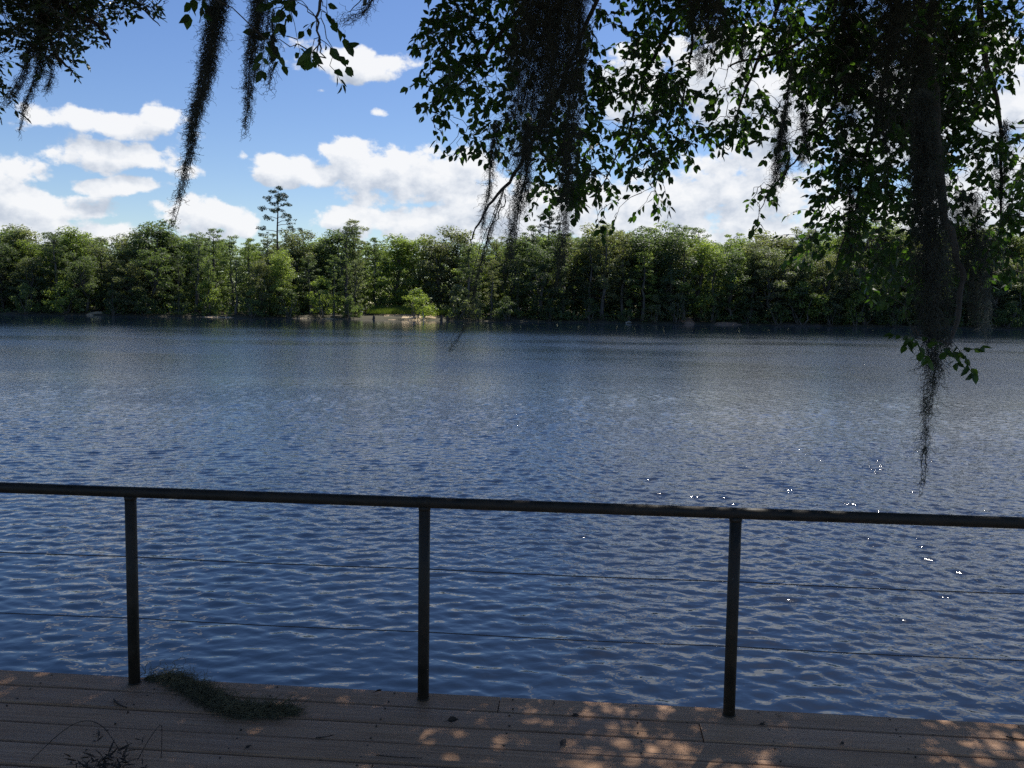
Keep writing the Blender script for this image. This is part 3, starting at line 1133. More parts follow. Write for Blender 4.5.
joints = {0: [-5.6, 0.385, 5.2], 1: [-3.9, 1.355, 6.1], 2: [-6.1, -2.6, 3.4], 3: [-4.4, 3.9], 4: [-5.5, -0.1, 4.6]}
nails = MB()
for ri in range(len(edges) - 1):
    js = joints.get(ri, [r.uniform(-6, -3), r.uniform(-1, 1), r.uniform(3, 6)])
    xs = [X0] + js + [X1]
    for a, b in zip(xs[:-1], xs[1:]):
        plank(a + 0.0025, b - 0.0025, edges[ri + 1] + 0.0045, edges[ri] - 0.0045, r.uniform(-0.0022, 0.0022))
    for jx in np.arange(X0 + 0.3, X1, 0.61):
        for ey in (edges[ri] - 0.035, edges[ri + 1] + 0.035):
            a = np.arange(6) * math.pi / 3
            c = np.array([jx + r.normal(0, .004), ey + r.normal(0, .003), 0.0042])
            V = np.vstack([c + np.stack([np.cos(a) * .0045, np.sin(a) * .0045, np.zeros(6)], 1), c + np.stack([np.cos(a) * .0045, np.sin(a) * .0045, -np.ones(6) * 0.008], 1)])
            nails.add(V, [(0, 1, 2, 5), (5, 2, 3, 4)] + [(q, q + 6, (q + 1) % 6 + 6, (q + 1) % 6) for q in range(6)])
mb.build('planking', M['plank'], deck)
nails.build('nail_heads', M['rail'], deck)
for jx in np.arange(X0 + 0.3, X1, 0.61):
    j = MB()
    j.box((jx, -3.25, -0.165), (0.045, 6.5, 0.24))
    j.build('joist', M['timber'], deck)
j = MB()
j.box(((X0 + X1) / 2, 0.030, -0.17), (X1 - X0, 0.045, 0.25))
j.build('rim_board', M['timber'], deck)
for x in np.arange(X0 + 0.6, X1, 2.6):
    for y in (-0.35, -3.2):
        j = MB()
        j.tube([(x, y, -3.6), (x, y, -0.29)], 0.12, 12)
        j.build('piling', M['timber'], deck, True)

rail = thing('railing', 'dark painted pipe railing with two thin cables along the deck edge', 'railing', (RO[0], RO[1], 0), YAW)
S = 1.513
posts = [k * S for k in range(-5, 6)]
HR, PRD = 0.0275, 0.0285


def pipe(mb, a, b, rad, k=20, n=2, jitter=0.0):
    mb.tube([np.array(a) + (np.array(b) - np.array(a)) * t + (0, 0, jitter * math.sin(t * 9)) for t in np.linspace(0, 1, n)], rad, k)


lean = {-1: 0.004, 0: 0.0, 1: -0.006}
for k, x in zip(range(-5, 6), posts):
    if x < X0 + 0.1 or x > X1 - 0.1:
        continue
    mb = MB()
    pipe(mb, (x, 0, -0.036), (x + lean.get(k, 0.0), 0, 0.985), PRD, 20, 3)
    p = mb.build('post', M['rail'], rail, True)
    c = MB()                                        # low weld bead and base shoe
    c.tube([(x, 0, 0.002), (x, 0, 0.007)], PRD + 0.003, 20)
    c.build('base_shoe', M['rail'], p, True)
    w = MB()
    w.tube([(x + lean.get(k, 0), 0, 0.966), (x + lean.get(k, 0), 0, 0.984)], [PRD + 0.0006, PRD + 0.003], 20)
    w.build('weld_collar', M['rail'], p, True)
mb = MB()
pipe(mb, (X0 + 0.3, 0, 1.006), (X1 - 0.3, 0, 1.006), HR, 24, 40, 0.0015)
hr_ = mb.build('handrail', M['rail'], rail, True)
for x in (0.0,):
    w = MB()
    w.tube([(x - 0.035, 0, 1.006), (x + 0.03, 0, 1.006)], HR + 0.0018, 24)
    w.build('joint_sleeve', M['rail'], hr_, True)
for z in (0.670, 0.347):
    mb = MB()
    pts = []
    for a, b in zip(posts[:-1], posts[1:]):
        for t in (0, 0.25, 0.5, 0.75):
            pts.append((a + (b - a) * t, 0, z - 0.006 * math.sin(t * math.pi)))
    pts.append((posts[-1], 0, z))
    pts = [q for q in pts if X0 + 0.1 < q[0] < X1 - 0.1]
    mb.tube(pts, 0.0028, 8)
    mb.build('cable', M['cable'], rail, True)


def deck_pt(X, Y, z=0.0):
    return on_plane(X, Y, z)


# ------------------------------------------------------------------ spanish moss
def moss_strands(path, width, n, r, length=(0.10, 0.30), curl=0.010, thick=0.0013, seg=12, drift=(0, 0, -1), floor=None):
    """curly threads scattered round a path whose width changes; each thread is a thin three-sided tube"""
    path = np.asarray(path, float)
    L = np.concatenate([[0], np.cumsum(np.linalg.norm(np.diff(path, axis=0), axis=1))])
    wt_ = np.interp(np.linspace(0, 1, 200), L / L[-1], width)
    cdf = np.cumsum(wt_ ** 0.85 + 0.002)
    t = np.interp(r.random(n), cdf / cdf[-1], np.linspace(0, 1, 200))
    base = np.stack([np.interp(t, L / L[-1], path[:, k]) for k in range(3)], 1)
    w = np.interp(t, L / L[-1], width)
    ang_ = r.uniform(0, 2 * math.pi, n)
    rad = w * np.abs(r.normal(0, 0.42, n)).clip(0, 1.1)
    tg = np.stack([np.interp(np.clip(t + .02, 0, 1), L / L[-1], path[:, k]) - np.interp(np.clip(t - .02, 0, 1), L / L[-1], path[:, k]) for k in range(3)], 1)
    tg /= np.linalg.norm(tg, axis=1)[:, None] + 1e-9
    if abs(path[-1, 2] - path[0, 2]) < 0.2:
        base += np.stack([np.cos(ang_) * rad, np.sin(ang_) * rad, np.abs(r.normal(0, 0.22, n)) * w], 1)
    else:
        # the threads gather into separate hanging bundles of unequal length
        nb_ = int(np.clip(n / 170, 2, 30))
        bid = r.integers(0, nb_, n)
        ba, br = r.uniform(0, 6.28, nb_), np.sqrt(r.random(nb_)) * 0.85
        bt = r.uniform(0.55, 1.0, nb_)
        bt[: max(1, nb_ // 3)] = 1.0
        br[0] = 0.1
        t2 = t * bt[bid]
        base = np.stack([np.interp(t2, L / L[-1], path[:, k]) for k in range(3)], 1)
        w = np.interp(t2, L / L[-1], width)
        sw = ba[bid] + 0.9 * np.sin(t2 * 5 + bid)
        base[:, 0] += (np.cos(sw) * br[bid] + r.normal(0, 0.13, n)) * w
        base[:, 1] += (np.sin(sw) * br[bid] + r.normal(0, 0.13, n)) * w
    ln = r.uniform(*length, n) * (0.45 + 0.8 * np.interp(t, [0, 1], [1, 0.55]))
    step = ln / seg
    d = np.array(drift)[None] * 0.45 + tg * 0.75 + r.normal(0, 0.42, (n, 3))
    pos = base.copy()
    pts = [pos.copy()]
    ph = r.uniform(0, 6.28, n)
    fr = r.uniform(0.9, 2.0, n)
    for s in range(seg):
        d = d + r.normal(0, 0.50, (n, 3)) + np.array(drift)[None] * 0.10 + tg * 0.12
        d /= np.linalg.norm(d, axis=1)[:, None]
        pos = pos + d * step[:, None]
        c = np.stack([np.cos(ph + s * fr), np.sin(ph + s * fr), 0.3 * np.sin(ph * 2 + s * fr)], 1) * curl * 0.5
        q = pos + c
        if floor is not None:
            q[:, 2] = np.maximum(q[:, 2], floor + 0.002)
        pts.append(q)
    Pn = np.stack(pts, 1)                                            # n, seg+1, 3
    tan = np.gradient(Pn, axis=1)
    tan /= np.linalg.norm(tan, axis=2)[:, :, None] + 1e-9
    a = np.cross(tan, np.array([0.3, 0.9, 0.2]))
    a /= np.linalg.norm(a, axis=2)[:, :, None] + 1e-9
    b = np.cross(tan, a)
    th = np.arange(3) * 2 * math.pi / 3
    tk = thick * r.uniform(0.7, 1.3, n)[:, None, None, None] * np.linspace(1.1, 0.5, seg + 1)[None, :, None, None]
    V = Pn[:, :, None] + tk * (np.cos(th)[None, None, :, None] * a[:, :, None] + np.sin(th)[None, None, :, None] * b[:, :, None])
    V = V.reshape(-1, 3)
    ring = 3 * (seg + 1)
    i = (np.arange(n)[:, None, None] * ring + np.arange(seg)[None, :, None] * 3)
    j = np.arange(3)[None, None]
    j2 = (j + 1) % 3
    Q = np.stack([i + j, i + j2, i + 3 + j2, i + 3 + j], -1).reshape(-1, 4)
    return V, Q


MOSS_ANCHORS = []


def hang(label, pts, widths, d, n, mat='moss', seed=1, length=(0.05, 0.13), thick=0.0011, curl=0.012, stem=True, group='spanish moss hanging from the near trees'):
    """pts: photo positions from the top down; widths in pixels (half)"""
    r = np.random.default_rng(seed)
    dd = d if isinstance(d, (list, tuple)) else [d] * len(pts)
    path = smooth_path([P(x, y, q) for (x, y), q in zip(pts, dd)], 24)
    w = np.interp(np.linspace(0, 1, 24), np.linspace(0, 1, len(widths)), widths) * np.mean(dd) / F
    V, Q = moss_strands(path, w, n, r, length, curl, thick)
    mb = MB()
    mb.add(V, Q)
    if stem:
        for k in range(3):
            pth = path + np.cumsum(r.normal(0, 0.004, path.shape), axis=0)
            mb.tube(pth, np.linspace(0.0025, 0.001, len(pth)), 4)
    org = path[0].copy()
    me = mb.mesh('spanish_moss')
    o = link_mesh('spanish_moss', me, M[mat])
    # origin at the point it hangs from
    me.transform(Matrix.Translation(Vector(-org)))
    o.location = Vector(org)
    tag(o, label, 'spanish moss', group)
    MOSS_ANCHORS.append(org)
    return o


hang('long tapering moss strand with its tip bent left over the far trees', [(222, -40), (214, 20), (207, 75), (195, 120), (188, 160), (172, 222)], [10, 12, 10.5, 8, 4.5, 1.6], 4.4, 3200, seed=2, length=(0.04, 0.10))
hang('short moss beard with a thin tail beside the long tapering strand', [(262, -40), (259, 20), (252, 60), (249, 95), (245, 134)], [10, 11, 7.5, 4.5, 1.6], 4.4, 1700, seed=3, length=(0.04, 0.10))
hang('thin moss wisp under the big leaves right of the short beard', [(274, 10), (272, 50), (269, 92)], [5, 4, 1.5], 4.4, 150, seed=4)
hang('faint moss wisp trailing off the twig at the top, above the round cloud', [(380, -35), (368, 5), (352, 16), (338, 21)], [4, 4, 3, 2], 4.6, 160, seed=5)
hang('dark moss mass inside the live oak crown at the top left', [(50, -50), (45, 0), (40, 35), (38, 64)], [12, 15, 12, 4], 6.6, 1500, seed=6, thick=0.0018)
hang('left of the two thin moss tails below the live oak', [(32, 40), (26, 66), (14, 88), (4, 104)], [6, 7, 5, 2], 6.6, 330, seed=7, thick=0.0016)
hang('right of the two thin moss tails below the live oak', [(40, 45), (37, 72), (27, 102), (19, 132)], [7, 6, 4, 1.5], 6.6, 360, seed=8, thick=0.0016)
hang('tiny moss tuft at the right end of the live oak moss', [(52, 60), (50, 78), (46, 93)], [4, 4, 2], 6.6, 90, seed=9, thick=0.0016)
hang('left half of the wide dark moss curtain in the middle of the canopy', [(548, -50), (540, 10), (530, 70), (522, 120), (512, 165)], [22, 26, 28, 24, 10], 5.6, 4300, seed=10, length=(0.09, 0.24))
hang('right half of the wide dark moss curtain in the middle of the canopy', [(566, -50), (562, 10), (556, 70), (548, 110), (540, 150)], [19, 21, 22, 18, 9], 5.5, 3300, seed=11, length=(0.09, 0.24))
hang('leftmost thin moss tail hanging from the wide dark curtain', [(496, 120), (493, 150), (490, 185), (484, 214), (482, 238)], [7, 6, 4, 2, 1], 5.6, 380, seed=12)
hang('stringy moss along the bare twig, reaching down past the treetops', [(505, 185), (490, 230), (477, 275), (468, 318), (448, 350)], [1.5, 2.5, 3.5, 2.2, 0.8], 5.4, 260, seed=13, length=(0.05, 0.13))
hang('narrow dark moss clump in front of the far skyline, left of the thick strand', [(527, 120), (525, 175), (517, 210), (511, 245), (503, 285)], [5, 10, 12, 6, 2], 5.4, 1100, seed=14)
hang('thick dark moss strand hanging to the skyline at the centre', [(584, -40), (578, 50), (574, 120), (569, 180), (564, 225), (557, 285)], [12, 15, 15, 13, 9, 3], 5.5, 3300, seed=15)
hang('dark moss tuft at the top edge above the bright cloud gap', [(706, -50), (704, 0), (704, 40), (702, 76)], [22, 24, 20, 6], 5.6, 2300, seed=16)
hang('fine moss threads below the tuft at the top edge', [(744, 30), (742, 60), (741, 92)], [5, 5, 2], 5.8, 110, seed=17)
hang('bottle-shaped moss ball hanging on a thin thread before the clouds', [(792, 60), (786, 110), (780, 140), (777, 165), (774, 192)], [0.8, 1.5, 6, 13, 9], 5.6, 900, seed=18, length=(0.06, 0.16))
hang('left column of the widest moss curtain at the upper right', [(850, -50), (848, 20), (846, 90), (846, 140)], [19, 21, 19, 9], 6.0, 2300, seed=19, length=(0.09, 0.24))
hang('middle column of the widest moss curtain at the upper right', [(892, -50), (890, 20), (886, 90), (888, 150)], [22, 26, 23, 10], 5.8, 3500, seed=20, length=(0.09, 0.24))
hang('right column of the widest moss curtain, merging into the longest strand', [(936, -50), (930, 20), (925, 90), (925, 160)], [12, 12, 14, 11], 5.8, 1600, seed=22, length=(0.09, 0.24))
hang('longest moss strand, ending in a thin tip over the river at the right', [(922, 90), (925, 160), (930, 230), (932, 300), (934, 360), (928, 405), (925, 452)], [11, 14, 17, 18, 12, 7, 2.5], 4.9, 5000, seed=23, length=(0.07, 0.18))
hang('single moss thread dangling below the tip of the longest strand', [(926, 446), (924, 472), (920, 494)], [1.2, 1.0, 0.8], 4.9, 26, seed=24, length=(0.05, 0.12))
hang('short moss beard against the far trees, left of the longest strand', [(852, 150), (850, 200), (849, 245), (846, 290)], [8, 11, 9, 3], 6.2, 900, seed=25)
hang('ragged moss drape right of the longest strand, under the bent limb', [(962, 190), (966, 240), (972, 290), (974, 322)], [14, 24, 22, 8], 6.0, 1700, seed=26)
hang('pale grey moss wisps at the waterline near the right edge', [(985, 235), (986, 280), (988, 310), (984, 342)], [10, 14, 11, 4], 6.2, 500, 'moss_pale', seed=27)
hang('moss beard hanging against the sky hole at the right edge', [(1004, 120), (1003, 170), (1001, 215)], [8, 11, 4], 6.4, 600, seed=28)
hang('small moss tuft among the leaves left of the widest curtain', [(806, 100), (806, 135), (802, 165)], [7, 9, 3], 6.0, 380, seed=29)

# ------------------------------------------------------------------ near trees
def leaves(pos, dirn, size, r, ratio=0.46):
    """pos (n,3) stalk ends, dirn (n,3) leaf directions; pointed oval leaves folded along the midrib"""
    n = len(pos)
    d = dirn / (np.linalg.norm(dirn, axis=1)[:, None] + 1e-9)
    s = np.cross(d, r.normal(0, 0.8, (n, 3)) + np.array([0.2, 0.2, 0.9]))
    s /= np.linalg.norm(s, axis=1)[:, None] + 1e-9
    nn = np.cross(s, d)
    L = size[:, None]
    W = L * ratio * 0.5
    fold = W * r.uniform(0.1, 0.5, (n, 1))
    droop = L * r.uniform(-0.02, 0.16, (n, 1))
    base = pos + d * L * 0.08
    M1 = base + d * L * 0.30
    M2 = base + d * L * 0.66 - nn * droop * 0.4
    tip = base + d * L * 1.0 - nn * droop
    V = np.stack([base, M1 - s * W + nn * fold, M1, M1 + s * W + nn * fold, M2 - s * W * 0.8 + nn * fold * .8, M2, M2 + s * W * 0.8 + nn * fold * .8, tip], 1)
    b = np.arange(n)[:, None] * 8
    Q = np.concatenate([b + np.array([[1, 2, 5, 4]]), b + np.array([[2, 3, 6, 5]])])
    T = np.concatenate([b + np.array([[0, 2, 1]]), b + np.array([[0, 3, 2]]), b + np.array([[4, 5, 7]]), b + np.array([[5, 6, 7]])])
    return V.reshape(-1, 3), Q, T


def near_tree(root, branches, sprays, leaf_size, leafmat, seed, twig_len=(0.22, 0.42), spacing=0.034, ratio=0.46, out_of_frame=None, tau_div=150, droop=1.0):
    r = np.random.default_rng(seed)
    wood = MB()
    nodes = []
    for pts, r0, r1 in branches:
        pth = smooth_path(pts, max(8, int(len(pts) * 6)))
        wig = np.cumsum(r.normal(0, 0.010, pth.shape), axis=0)
        wig -= np.linspace(0, 1, len(pth))[:, None] * wig[-1]
        pth = pth + wig
        wood.tube(pth, np.linspace(r0, r1, len(pth)), 8 if r0 > 0.03 else 6)
        nodes.append(pth)
    wood.build('branches', M['bark'], root, True)
    nodes = np.vstack(nodes)
    starts = []
    for (cx, cy, rx, ry, d, tau) in sprays:
        n = max(2, int(math.pi * rx * ry * tau / (tau_div * (6.2 / d) ** 2 * (leaf_size / 0.07) ** 2)))
        # shoots gather in sprays with gaps between them
        m0 = max(1, n // 5)
        a, q = r.uniform(0, 6.28, m0), np.sqrt(r.random(m0))
        pick = r.integers(0, m0, n)
        X = cx + (np.cos(a) * q * rx)[pick] + r.normal(0, 6.5, n)
        Y = cy - 8 + (np.sin(a) * q * ry)[pick] + r.normal(0, 6.5, n)
        D = d + r.normal(0, 0.35, n)
        for x_, y_, d_ in zip(X, Y, D):
            starts.append(P(x_, y_, d_))
    starts = np.array(starts)
    if out_of_frame is not None:
        starts = np.vstack([starts, out_of_frame])
    dist = np.array([np.min(np.linalg.norm(nodes - s, axis=1)) for s in starts])
    order = np.argsort(dist)
    twigs = MB()
    cap = len(nodes) + len(starts) * 6
    NB = np.empty((cap, 3))
    NB[:len(nodes)] = nodes
    cnt = len(nodes)
    lp, ld, ls = [], [], []
    for idx in order:
        s = starts[idx]
        dd = np.linalg.norm(NB[:cnt] - s, axis=1)
        k = int(np.argmin(dd))
        a = NB[k]
        L = dd[k]
        if L > 0.03:
            t = np.linspace(0, 1, 5)[:, None]
            pth = a + (s - a) * t
            pth[1:-1] += r.normal(0, 0.035 * L + 0.004, (3, 3))
            pth[:, 2] += np.sin(t[:, 0] * math.pi) * 0.08 * L
            twigs.tube(pth, np.linspace(0.0028 + 0.002 * min(L, 1), 0.0016, 5), 4, False)
            NB[cnt:cnt + 4] = pth[1:]
            cnt += 4
        # the leafy shoot: goes on outward and droops
        tl = r.uniform(*twig_len)
        dr = (s - a) / (L + 1e-6) * 0.5 + r.normal(0, 0.55, 3) + np.array([0, 0, -0.35 * droop])
        dr /= np.linalg.norm(dr)
        m_ = max(4, int(tl / spacing))
        p = s.copy()
        pp = [p.copy()]
        side = 1
        for q in range(m_):
            dr = dr + np.array([0, 0, -0.09 * droop]) + r.normal(0, 0.10, 3)
            dr /= np.linalg.norm(dr)
            p = p + dr * spacing
            pp.append(p.copy())
            sd_ = np.cross(dr, (0, 0, 1.0))
            sd_ /= np.linalg.norm(sd_) + 1e-9
            lp.append(p)
            ld.append(dr * 0.55 + sd_ * side * r.uniform(0.5, 1.0) + np.array([0, 0, -0.45 * droop]) + r.normal(0, 0.25, 3))
            ls.append(leaf_size * r.uniform(0.65, 1.2))
            side = -side
        lp.append(p)
        ld.append(dr + r.normal(0, .1, 3))
        ls.append(leaf_size * r.uniform(0.8, 1.2))
        twigs.tube(pp, np.linspace(0.0018, 0.0009, len(pp)), 4, False)
    twigs.build('twigs', M['bark'], root, True)
    V, Q, T = leaves(np.array(lp), np.array(ld), np.array(ls), r, ratio)
    link_mesh('foliage', np_mesh('foliage', V, [Q, T]), leafmat, root)
    print('near tree', len(starts), 'twigs', len(lp), 'leaves')


def canopy(root, boxes, leafmat, seed, avoid=True):
    """leafy boughs above and behind the view that shade the deck; clustered so that a few gaps remain"""
    r = np.random.default_rng(seed)
    wood = MB()
    cs = []
    for (x0, x1, y0, y1, z0, z1, n) in boxes:
        cs.append(np.stack([r.uniform(x0, x1, n), r.uniform(y0, y1, n), r.uniform(z0, z1, n)], 1))
    cs = np.vstack(cs)
    pr = proj(cs)
    keep = (pr[:, 2] < 0.3) | (pr[:, 1] < -75 * 6 / np.maximum(pr[:, 2], 1)) | (np.abs(pr[:, 0] - 512) > 700)
    cs = cs[keep]
    per = 46
    n = len(cs) * per
    off = r.normal(0, 1, (n, 3)) * np.array([0.24, 0.24, 0.16])
    pos = np.repeat(cs, per, axis=0) + off
    d = off + r.normal(0, 0.4, (n, 3)) + (0, 0, -0.3)
    V, Q, T = leaves(pos, d, r.uniform(0.08, 0.13, n), r, 0.55)
    link_mesh('crown', np_mesh('crown', V, [Q, T]), leafmat, root)
    return cs


main = thing('shade_tree', 'broad-leaved tree whose drooping leafy boughs fill the upper right of the view', 'tree', (5.6, -4.6, -0.4))
inv = Matrix.Translation(-main.location)


def W(*p):
    return np.array(p, float)


trunk = MB()
trunk.tube(smooth_path([W(5.6, -4.6, -0.9), W(5.6, -4.5, 0.3), W(5.4, -4.2, 2.2), W(5.1, -3.6, 4.6)], 16), np.linspace(0.48, 0.30, 16), 14)
trunk.build('trunk', M['bark'], main, True)
hub = P(760, -330, 7.0)
hub2 = P(940, -300, 7.0)
hub3 = P(420, -330, 5.6)
B = [
    ([W(5.1, -3.6, 4.5), W(4.6, -1.0, 6.4), W(4.0, 2.5, 6.9), hub2], 0.26, 0.09),
    ([W(5.0, -3.4, 4.7), W(3.6, -0.8, 6.3), W(2.6, 2.8, 6.7), hub], 0.24, 0.08),
    ([W(3.4, -0.4, 6.4), W(1.6, 1.6, 6.6), W(0.2, 3.4, 5.9), hub3], 0.14, 0.05),
    ([hub, P(640, -120, 6.5), P(540, -20, 6.2), P(484, 50, 6.0), P(444, 100, 5.9)], 0.04, 0.004),
    ([P(640, -120, 6.5), P(575, 40, 6.1), P(532, 150, 5.8), P(500, 200, 5.6), P(478, 236, 5.5), P(466, 252, 5.5)], 0.020, 0.002),
    ([P(505, 195, 5.6), P(492, 225, 5.5), P(478, 268, 5.5), P(470, 300, 5.5)], 0.004, 0.0015),
    ([hub, P(690, -40, 6.6), P(650, 60, 6.4), P(625, 130, 6.3), P(592, 205, 6.2)], 0.026, 0.003),
    ([P(690, -40, 6.6), P(690, 40, 6.5), P(680, 110, 6.5), P(655, 190, 6.4)], 0.015, 0.003),
    ([hub, P(790, -60, 6.6), P(770, 40, 6.5), P(740, 110, 6.4), P(728, 150, 6.4)], 0.026, 0.003),
    ([hub2, P(850, -60, 6.4), P(812, 30, 6.3), P(742, 60, 6.3), P(728, 65, 6.2)], 0.024, 0.003),
    ([P(850, -60, 6.4), P(838, 80, 6.2), P(800, 150, 6.1), P(770, 195, 6.0)], 0.018, 0.003),
    ([hub2, P(905, -40, 6.4), P(890, 80, 6.3), P(860, 190, 6.3), P(835, 270, 6.2)], 0.035, 0.004),
    ([P(905, -40, 6.4), P(930, 60, 6.0), P(940, 140, 5.8), P(950, 215, 5.7), P(966, 268, 5.7), P(958, 330, 5.6), P(940, 345, 5.4)], 0.045, 0.008),
    ([hub2, P(975, -40, 6.6), P(985, 60, 6.5), P(1003, 140, 6.4), P(1000, 230, 6.4)], 0.034, 0.006),
    ([hub3, P(360, -110, 4.8), P(290, -30, 4.5), P(222, -36, 4.3), P(185, -10, 4.3)], 0.035, 0.004),
    ([P(360, -110, 4.8), P(330, -30, 4.5), P(318, 20, 4.4), P(326, 58, 4.3)], 0.014, 0.003),
    ([P(350, -100, 4.8), P(390, -50, 4.7), P(378, -20, 4.6), P(350, 12, 4.6)], 0.008, 0.002),
]
SPR = [
    (452, 52, 26, 40, 6.0, 1.1), (436, 104, 15, 30, 5.9, 1.1), (462, 108, 24, 26, 5.9, 0.9), (482, 55, 40, 50, 6.1, 1.1), (486, 128, 34, 24, 6.0, 1.1),
    (500, 10, 50, 28, 6.2, 1.4), (460, 0, 26, 20, 6.2, 1.1), (545, 110, 45, 60, 6.2, 1.0), (575, 165, 40, 38, 6.2, 1.2), (594, 198, 26, 22, 6.2, 1.1),
    (560, 205, 20, 22, 6.2, 0.7), (598, 55, 22, 50, 6.3, 0.55), (650, 95, 42, 48, 6.4, 1.3), (640, 150, 36, 32, 6.3, 1.3), (682, 118, 26, 36, 6.4, 1.1),
    (650, 180, 15, 24, 6.4, 0.8), (740, 108, 30, 32, 6.4, 1.1), (732, 138, 24, 18, 6.4, 0.9), (700, 12, 60, 32, 6.5, 1.4), (632, 8, 48, 34, 6.4, 1.2),
    (765, 22, 42, 36, 6.5, 1.5), (797, 85, 22, 40, 6.3, 0.9), (768, 196, 20, 13, 6.0, 0.9), (790, 160, 18, 18, 6.0, 0.8), (830, 40, 55, 55, 6.4, 1.9),
    (842, 125, 42, 50, 6.3, 1.2), (900, 60, 60, 75, 6.5, 1.9), (960, 60, 46, 72, 6.5, 1.8), (1008, 40, 26, 46, 6.6, 0.8), (1003, 185, 30, 50, 6.4, 1.1),
    (962, 150, 38, 55, 6.3, 1.3), (900, 160, 45, 55, 6.3, 1.8), (848, 205, 38, 42, 6.3, 1.2), (830, 245, 28, 30, 6.2, 0.7), (880, 245, 44, 42, 6.2, 1.1),
    (958, 245, 42, 42, 6.0, 1.0), (1012, 260, 24, 44, 6.4, 0.7), (870, 290, 26, 16, 6.2, 0.35), (920, 346, 10, 10, 5.0, 1.9), (946, 352, 7, 12, 5.0, 1.7), (912, 310, 18, 18, 5.4, 0.8),
    (192, -4, 16, 10, 4.3, 0.9), (300, -4, 30, 15, 4.5, 1.0), (311, 36, 14, 18, 4.4, 0.9), (275, 24, 14, 22, 4.4, 0.9), (328, 14, 16, 10, 4.4, 0.7), (322, 58, 8, 10, 4.3, 0.8), (215, 12, 12, 18, 4.3, 0.7),
]
for o in (main,):
    o['_built'] = 1
near_tree(main, B, SPR, 0.066, M['leaf_big'], 51, (0.10, 0.22), 0.028, 0.58, tau_div=100)
canopy(main, [(-1.5, 9.5, 2.5, 8.0, 4.6, 8.2, 1900), (-1.5, 8.0, -8, 2.5, 4.8, 8.5, 170)], M['leaf_big'], 52)
del main['_built']

oak = thing('live_oak', 'live oak with small dark leaves reaching in at the top left corner', 'tree', (-7.5, -3.5, -0.4))
trunk = MB()
trunk.tube(smooth_path([W(-7.5, -3.5, -0.9), W(-7.4, -3.3, 0.8), W(-7.1, -2.6, 2.8), W(-6.8, -1.5, 4.6)], 16), np.linspace(0.55, 0.32, 16), 14)
trunk.build('trunk', M['bark'], oak, True)
h4 = P(20, -200, 7.2)
B2 = [
    ([W(-6.8, -1.6, 4.5), W(-6.2, 1.0, 6.0), W(-5.4, 4.0, 6.2), h4], 0.26, 0.07),
    ([h4, P(40, -60, 6.8), P(60, 0, 6.7), P(95, 30, 6.6), P(110, 48, 6.6)], 0.05, 0.004),
    ([P(30, -80, 6.8), P(90, -30, 6.7), P(130, 0, 6.7), P(160, 26, 6.6)], 0.03, 0.003),
    ([P(40, -60, 6.8), P(40, 20, 6.7), P(60, 60, 6.6), P(72, 76, 6.6)], 0.03, 0.003),
    ([h4, P(-15, -50, 6.8), P(-12, 30, 6.8), P(0, 75, 6.7), P(2, 125, 6.7)], 0.03, 0.003),
]
SPR2 = [
    (15, 10, 40, 34, 6.8, 1.9), (70, 5, 42, 28, 6.8, 1.9), (52, 38, 34, 24, 6.7, 1.7), (96, 36, 18, 14, 6.6, 1.0), (128, 4, 24, 15, 6.7, 1.2), (146, 18, 10, 5, 6.6, 0.7),
    (66, 70, 14, 9, 6.6, 0.9), (3, 55, 10, 14, 6.8, 1.2), (1, 112, 5, 14, 6.7, 1.0), (-30, 60, 30, 50, 6.8, 1.2),
]
near_tree(oak, B2, SPR2, 0.058, M['leaf_oak'], 61, (0.08, 0.17), 0.020, 0.42, tau_div=72, droop=0.15)
canopy(oak, [(-9, -1.5, 2.0, 8, 4.6, 8.0, 1750), (-9, -1.5, -8, 2.0, 4.8, 8.5, 130), (-3.6, 0.6, 5.2, 8.3, 4.7, 8.0, 380)], M['leaf_oak'], 62)


def recentre(root):
    """the parts were laid out in world space: move them into their thing's frame"""
    off_ = Matrix.Translation(-root.location)
    done = set()
    for c in root.children:
        if c.data and c.data.name not in done:
            c.data.transform(off_)
            done.add(c.data.name)


recentre(main)
recentre(oak)

# ------------------------------------------------------------------ things lying on the deck
def lying_moss():
    r = np.random.default_rng(71)
    pts = [deck_pt(146, 679), deck_pt(172, 679), deck_pt(190, 688), deck_pt(212, 700), deck_pt(238, 711), deck_pt(268, 712), deck_pt(290, 712)]
    path = smooth_path(pts, 24)
    w = np.interp(np.linspace(0, 1, 24), [0, 0.2, 0.45, 0.8, 1], [0.016, 0.030, 0.045, 0.056, 0.030])
    V, Q = moss_strands(path, w, 3900, r, (0.05, 0.16), 0.014, 0.0012, 12, (0, 0, -0.7), 0.002)
    mb = MB()
    mb.add(V, Q)
    for k in range(14):
        a = path[r.integers(0, 24)] + (0, 0, 0.03)
        e = a + r.normal(0, 0.05, 3) * (1, 1, 0)
        e[2] = r.uniform(0.04, 0.11)
        mb.tube([a, (a + e) / 2 + r.normal(0, .01, 3), e], [0.0016, 0.0014, 0.001], 4)
    me = mb.mesh('fallen_moss')
    o = link_mesh('fallen_moss', me, M['moss_green'])
    org = Vector(path[12])
    me.transform(Matrix.Translation(-org))
    o.location = org
    tag(o, 'long heap of grey green moss lying on the deck by the left post', 'spanish moss')


M['moss_green'] = simple_mat('fallen moss', (0.07, 0.062, 0.034), (0.19, 0.17, 0.10), 12, 0.9, 0.0, spec=0.1)
lying_moss()


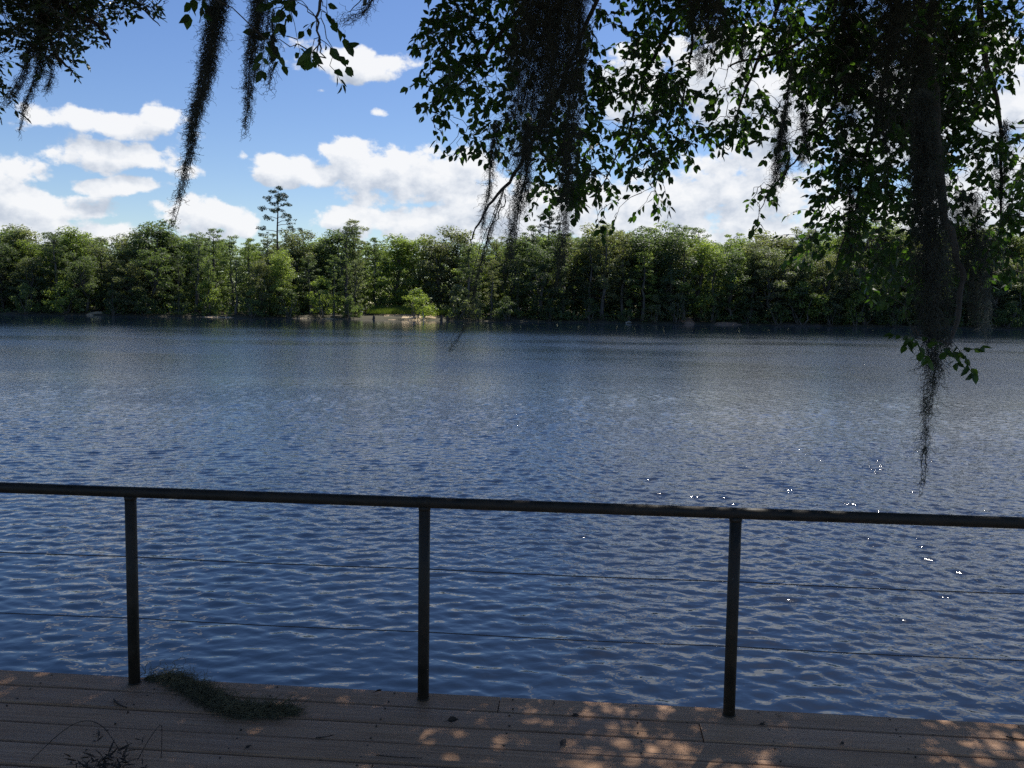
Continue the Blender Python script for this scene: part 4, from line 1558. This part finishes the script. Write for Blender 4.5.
def dried_plant():
    r = np.random.default_rng(72)
    c = deck_pt(108, 768)
    o = thing('dried_plant', 'clump of dark dry leaves with two bent stems at the lower left', 'dried plant', tuple(c))
    mb = MB()
    arcs = [
        [(30, 762, .003), (62, 745, .06), (84, 746, .115), (104, 749, .10), (124, 764, .03)],
        [(138, 764, .02), (149, 752, .055), (161, 741, .075), (162, 749, .04), (161, 759, .004)],
    ]
    for a in arcs:
        mb.tube(smooth_path([deck_pt(x, y) + (0, 0, z) - c for x, y, z in a], 18), 0.0018, 6)
    mb.build('stem', M['litter'], o, True)
    V_, Q_, T_ = [], [], []
    n = 170
    X = r.normal(110, 20, n).clip(72, 142)
    Y = r.normal(775, 11, n)
    pos = np.array([deck_pt(x, y) for x, y in zip(X, Y)]) - c
    pos[:, 2] += np.abs(r.normal(0, 0.022, n)) + 0.012
    d = r.normal(0, 1, (n, 3)) * (1, 1, 0.5) + (0, 0, 0.15)
    V, Q, T = leaves(pos, d, r.uniform(0.035, 0.07, n), r, 0.15)
    V[:, 2] = np.maximum(V[:, 2], 0.002)
    link_mesh('dry_leaves', np_mesh('dry_leaves', V, [Q, T]), M['litter'], o)


dried_plant()


def twig_on_deck(pts, rad, label):
    mb = MB()
    p = [deck_pt(x, y) + (0, 0, rad + 0.003) for x, y in pts]
    org = p[0].copy()
    mb.tube(smooth_path(p, 9) - org, np.linspace(rad, rad * 0.6, 9), 6)
    o = mb.build('fallen_twig', M['litter'], None, True)
    o.location = org
    tag(o, label, 'twig', 'twigs fallen on the deck')


twig_on_deck([(114, 701), (119, 706), (127, 709)], 0.005, 'short crooked twig on the planks below the left post')
twig_on_deck([(316, 739), (326, 738), (334, 736)], 0.003, 'thin twig lying right of the moss heap, near the bottom sunspots')
twig_on_deck([(1006, 738), (1016, 740), (1030, 741)], 0.004, 'dark twig at the right edge of the deck')
twig_on_deck([(376, 756), (398, 758), (422, 759)], 0.002, 'long thin twig lying near the bottom, left of the middle post')


def dead_leaf(x, y, size, ang_, label):
    r = np.random.default_rng(int(x * 7 + y))
    c = deck_pt(x, y)
    d = np.array([[math.cos(ang_), math.sin(ang_), 0.12]])
    V, Q, T = leaves(np.array([[-d[0, 0] * size / 2, -d[0, 1] * size / 2, 0.006]]), d, np.array([size]), r, 0.5)
    V[:, 2] = 0.005 + np.abs(V[:, 2] - 0.005) * 1.2
    mb = MB()
    mb.add(V, Q, T)
    mb.tube([V[0], V[0] - d[0] * size * 0.25 + (0, 0, -0.0)], 0.0012, 5)
    o = mb.build('dead_leaf', M['litter'], None)
    o.location = tuple(c)
    tag(o, label, 'dead leaf', 'dead leaves on the deck')


for a in [(452, 722, 0.055, 0.2, 'curled dead leaf below the foot of the middle post'),
          (563, 745, 0.06, 1.1, 'dark curled dead leaf among the sunspots in the middle'),
          (575, 717, 0.04, 0.1, 'small dead leaf right of the board joint beside the middle post'),
          (554, 704, 0.03, 1.5, 'tiny dead leaf on the outermost board, between middle and right posts'),
          (779, 715, 0.035, 0.3, 'small dead leaf on the outer board just right of the right post'),
          (762, 726, 0.03, 0.0, 'tiny dead leaf on the gap below the right post'),
          (842, 745, 0.03, 0.6, 'tiny dead leaf at the lower right of the deck'),
          (378, 693, 0.04, 0.4, 'small dead leaf at the river edge left of the middle post'),
          (248, 749, 0.035, 0.9, 'lone dark dead leaf below the moss heap'),
          (98, 735, 0.03, 0.5, 'tiny dead leaf just above the dried plant')]:
    dead_leaf(*a)
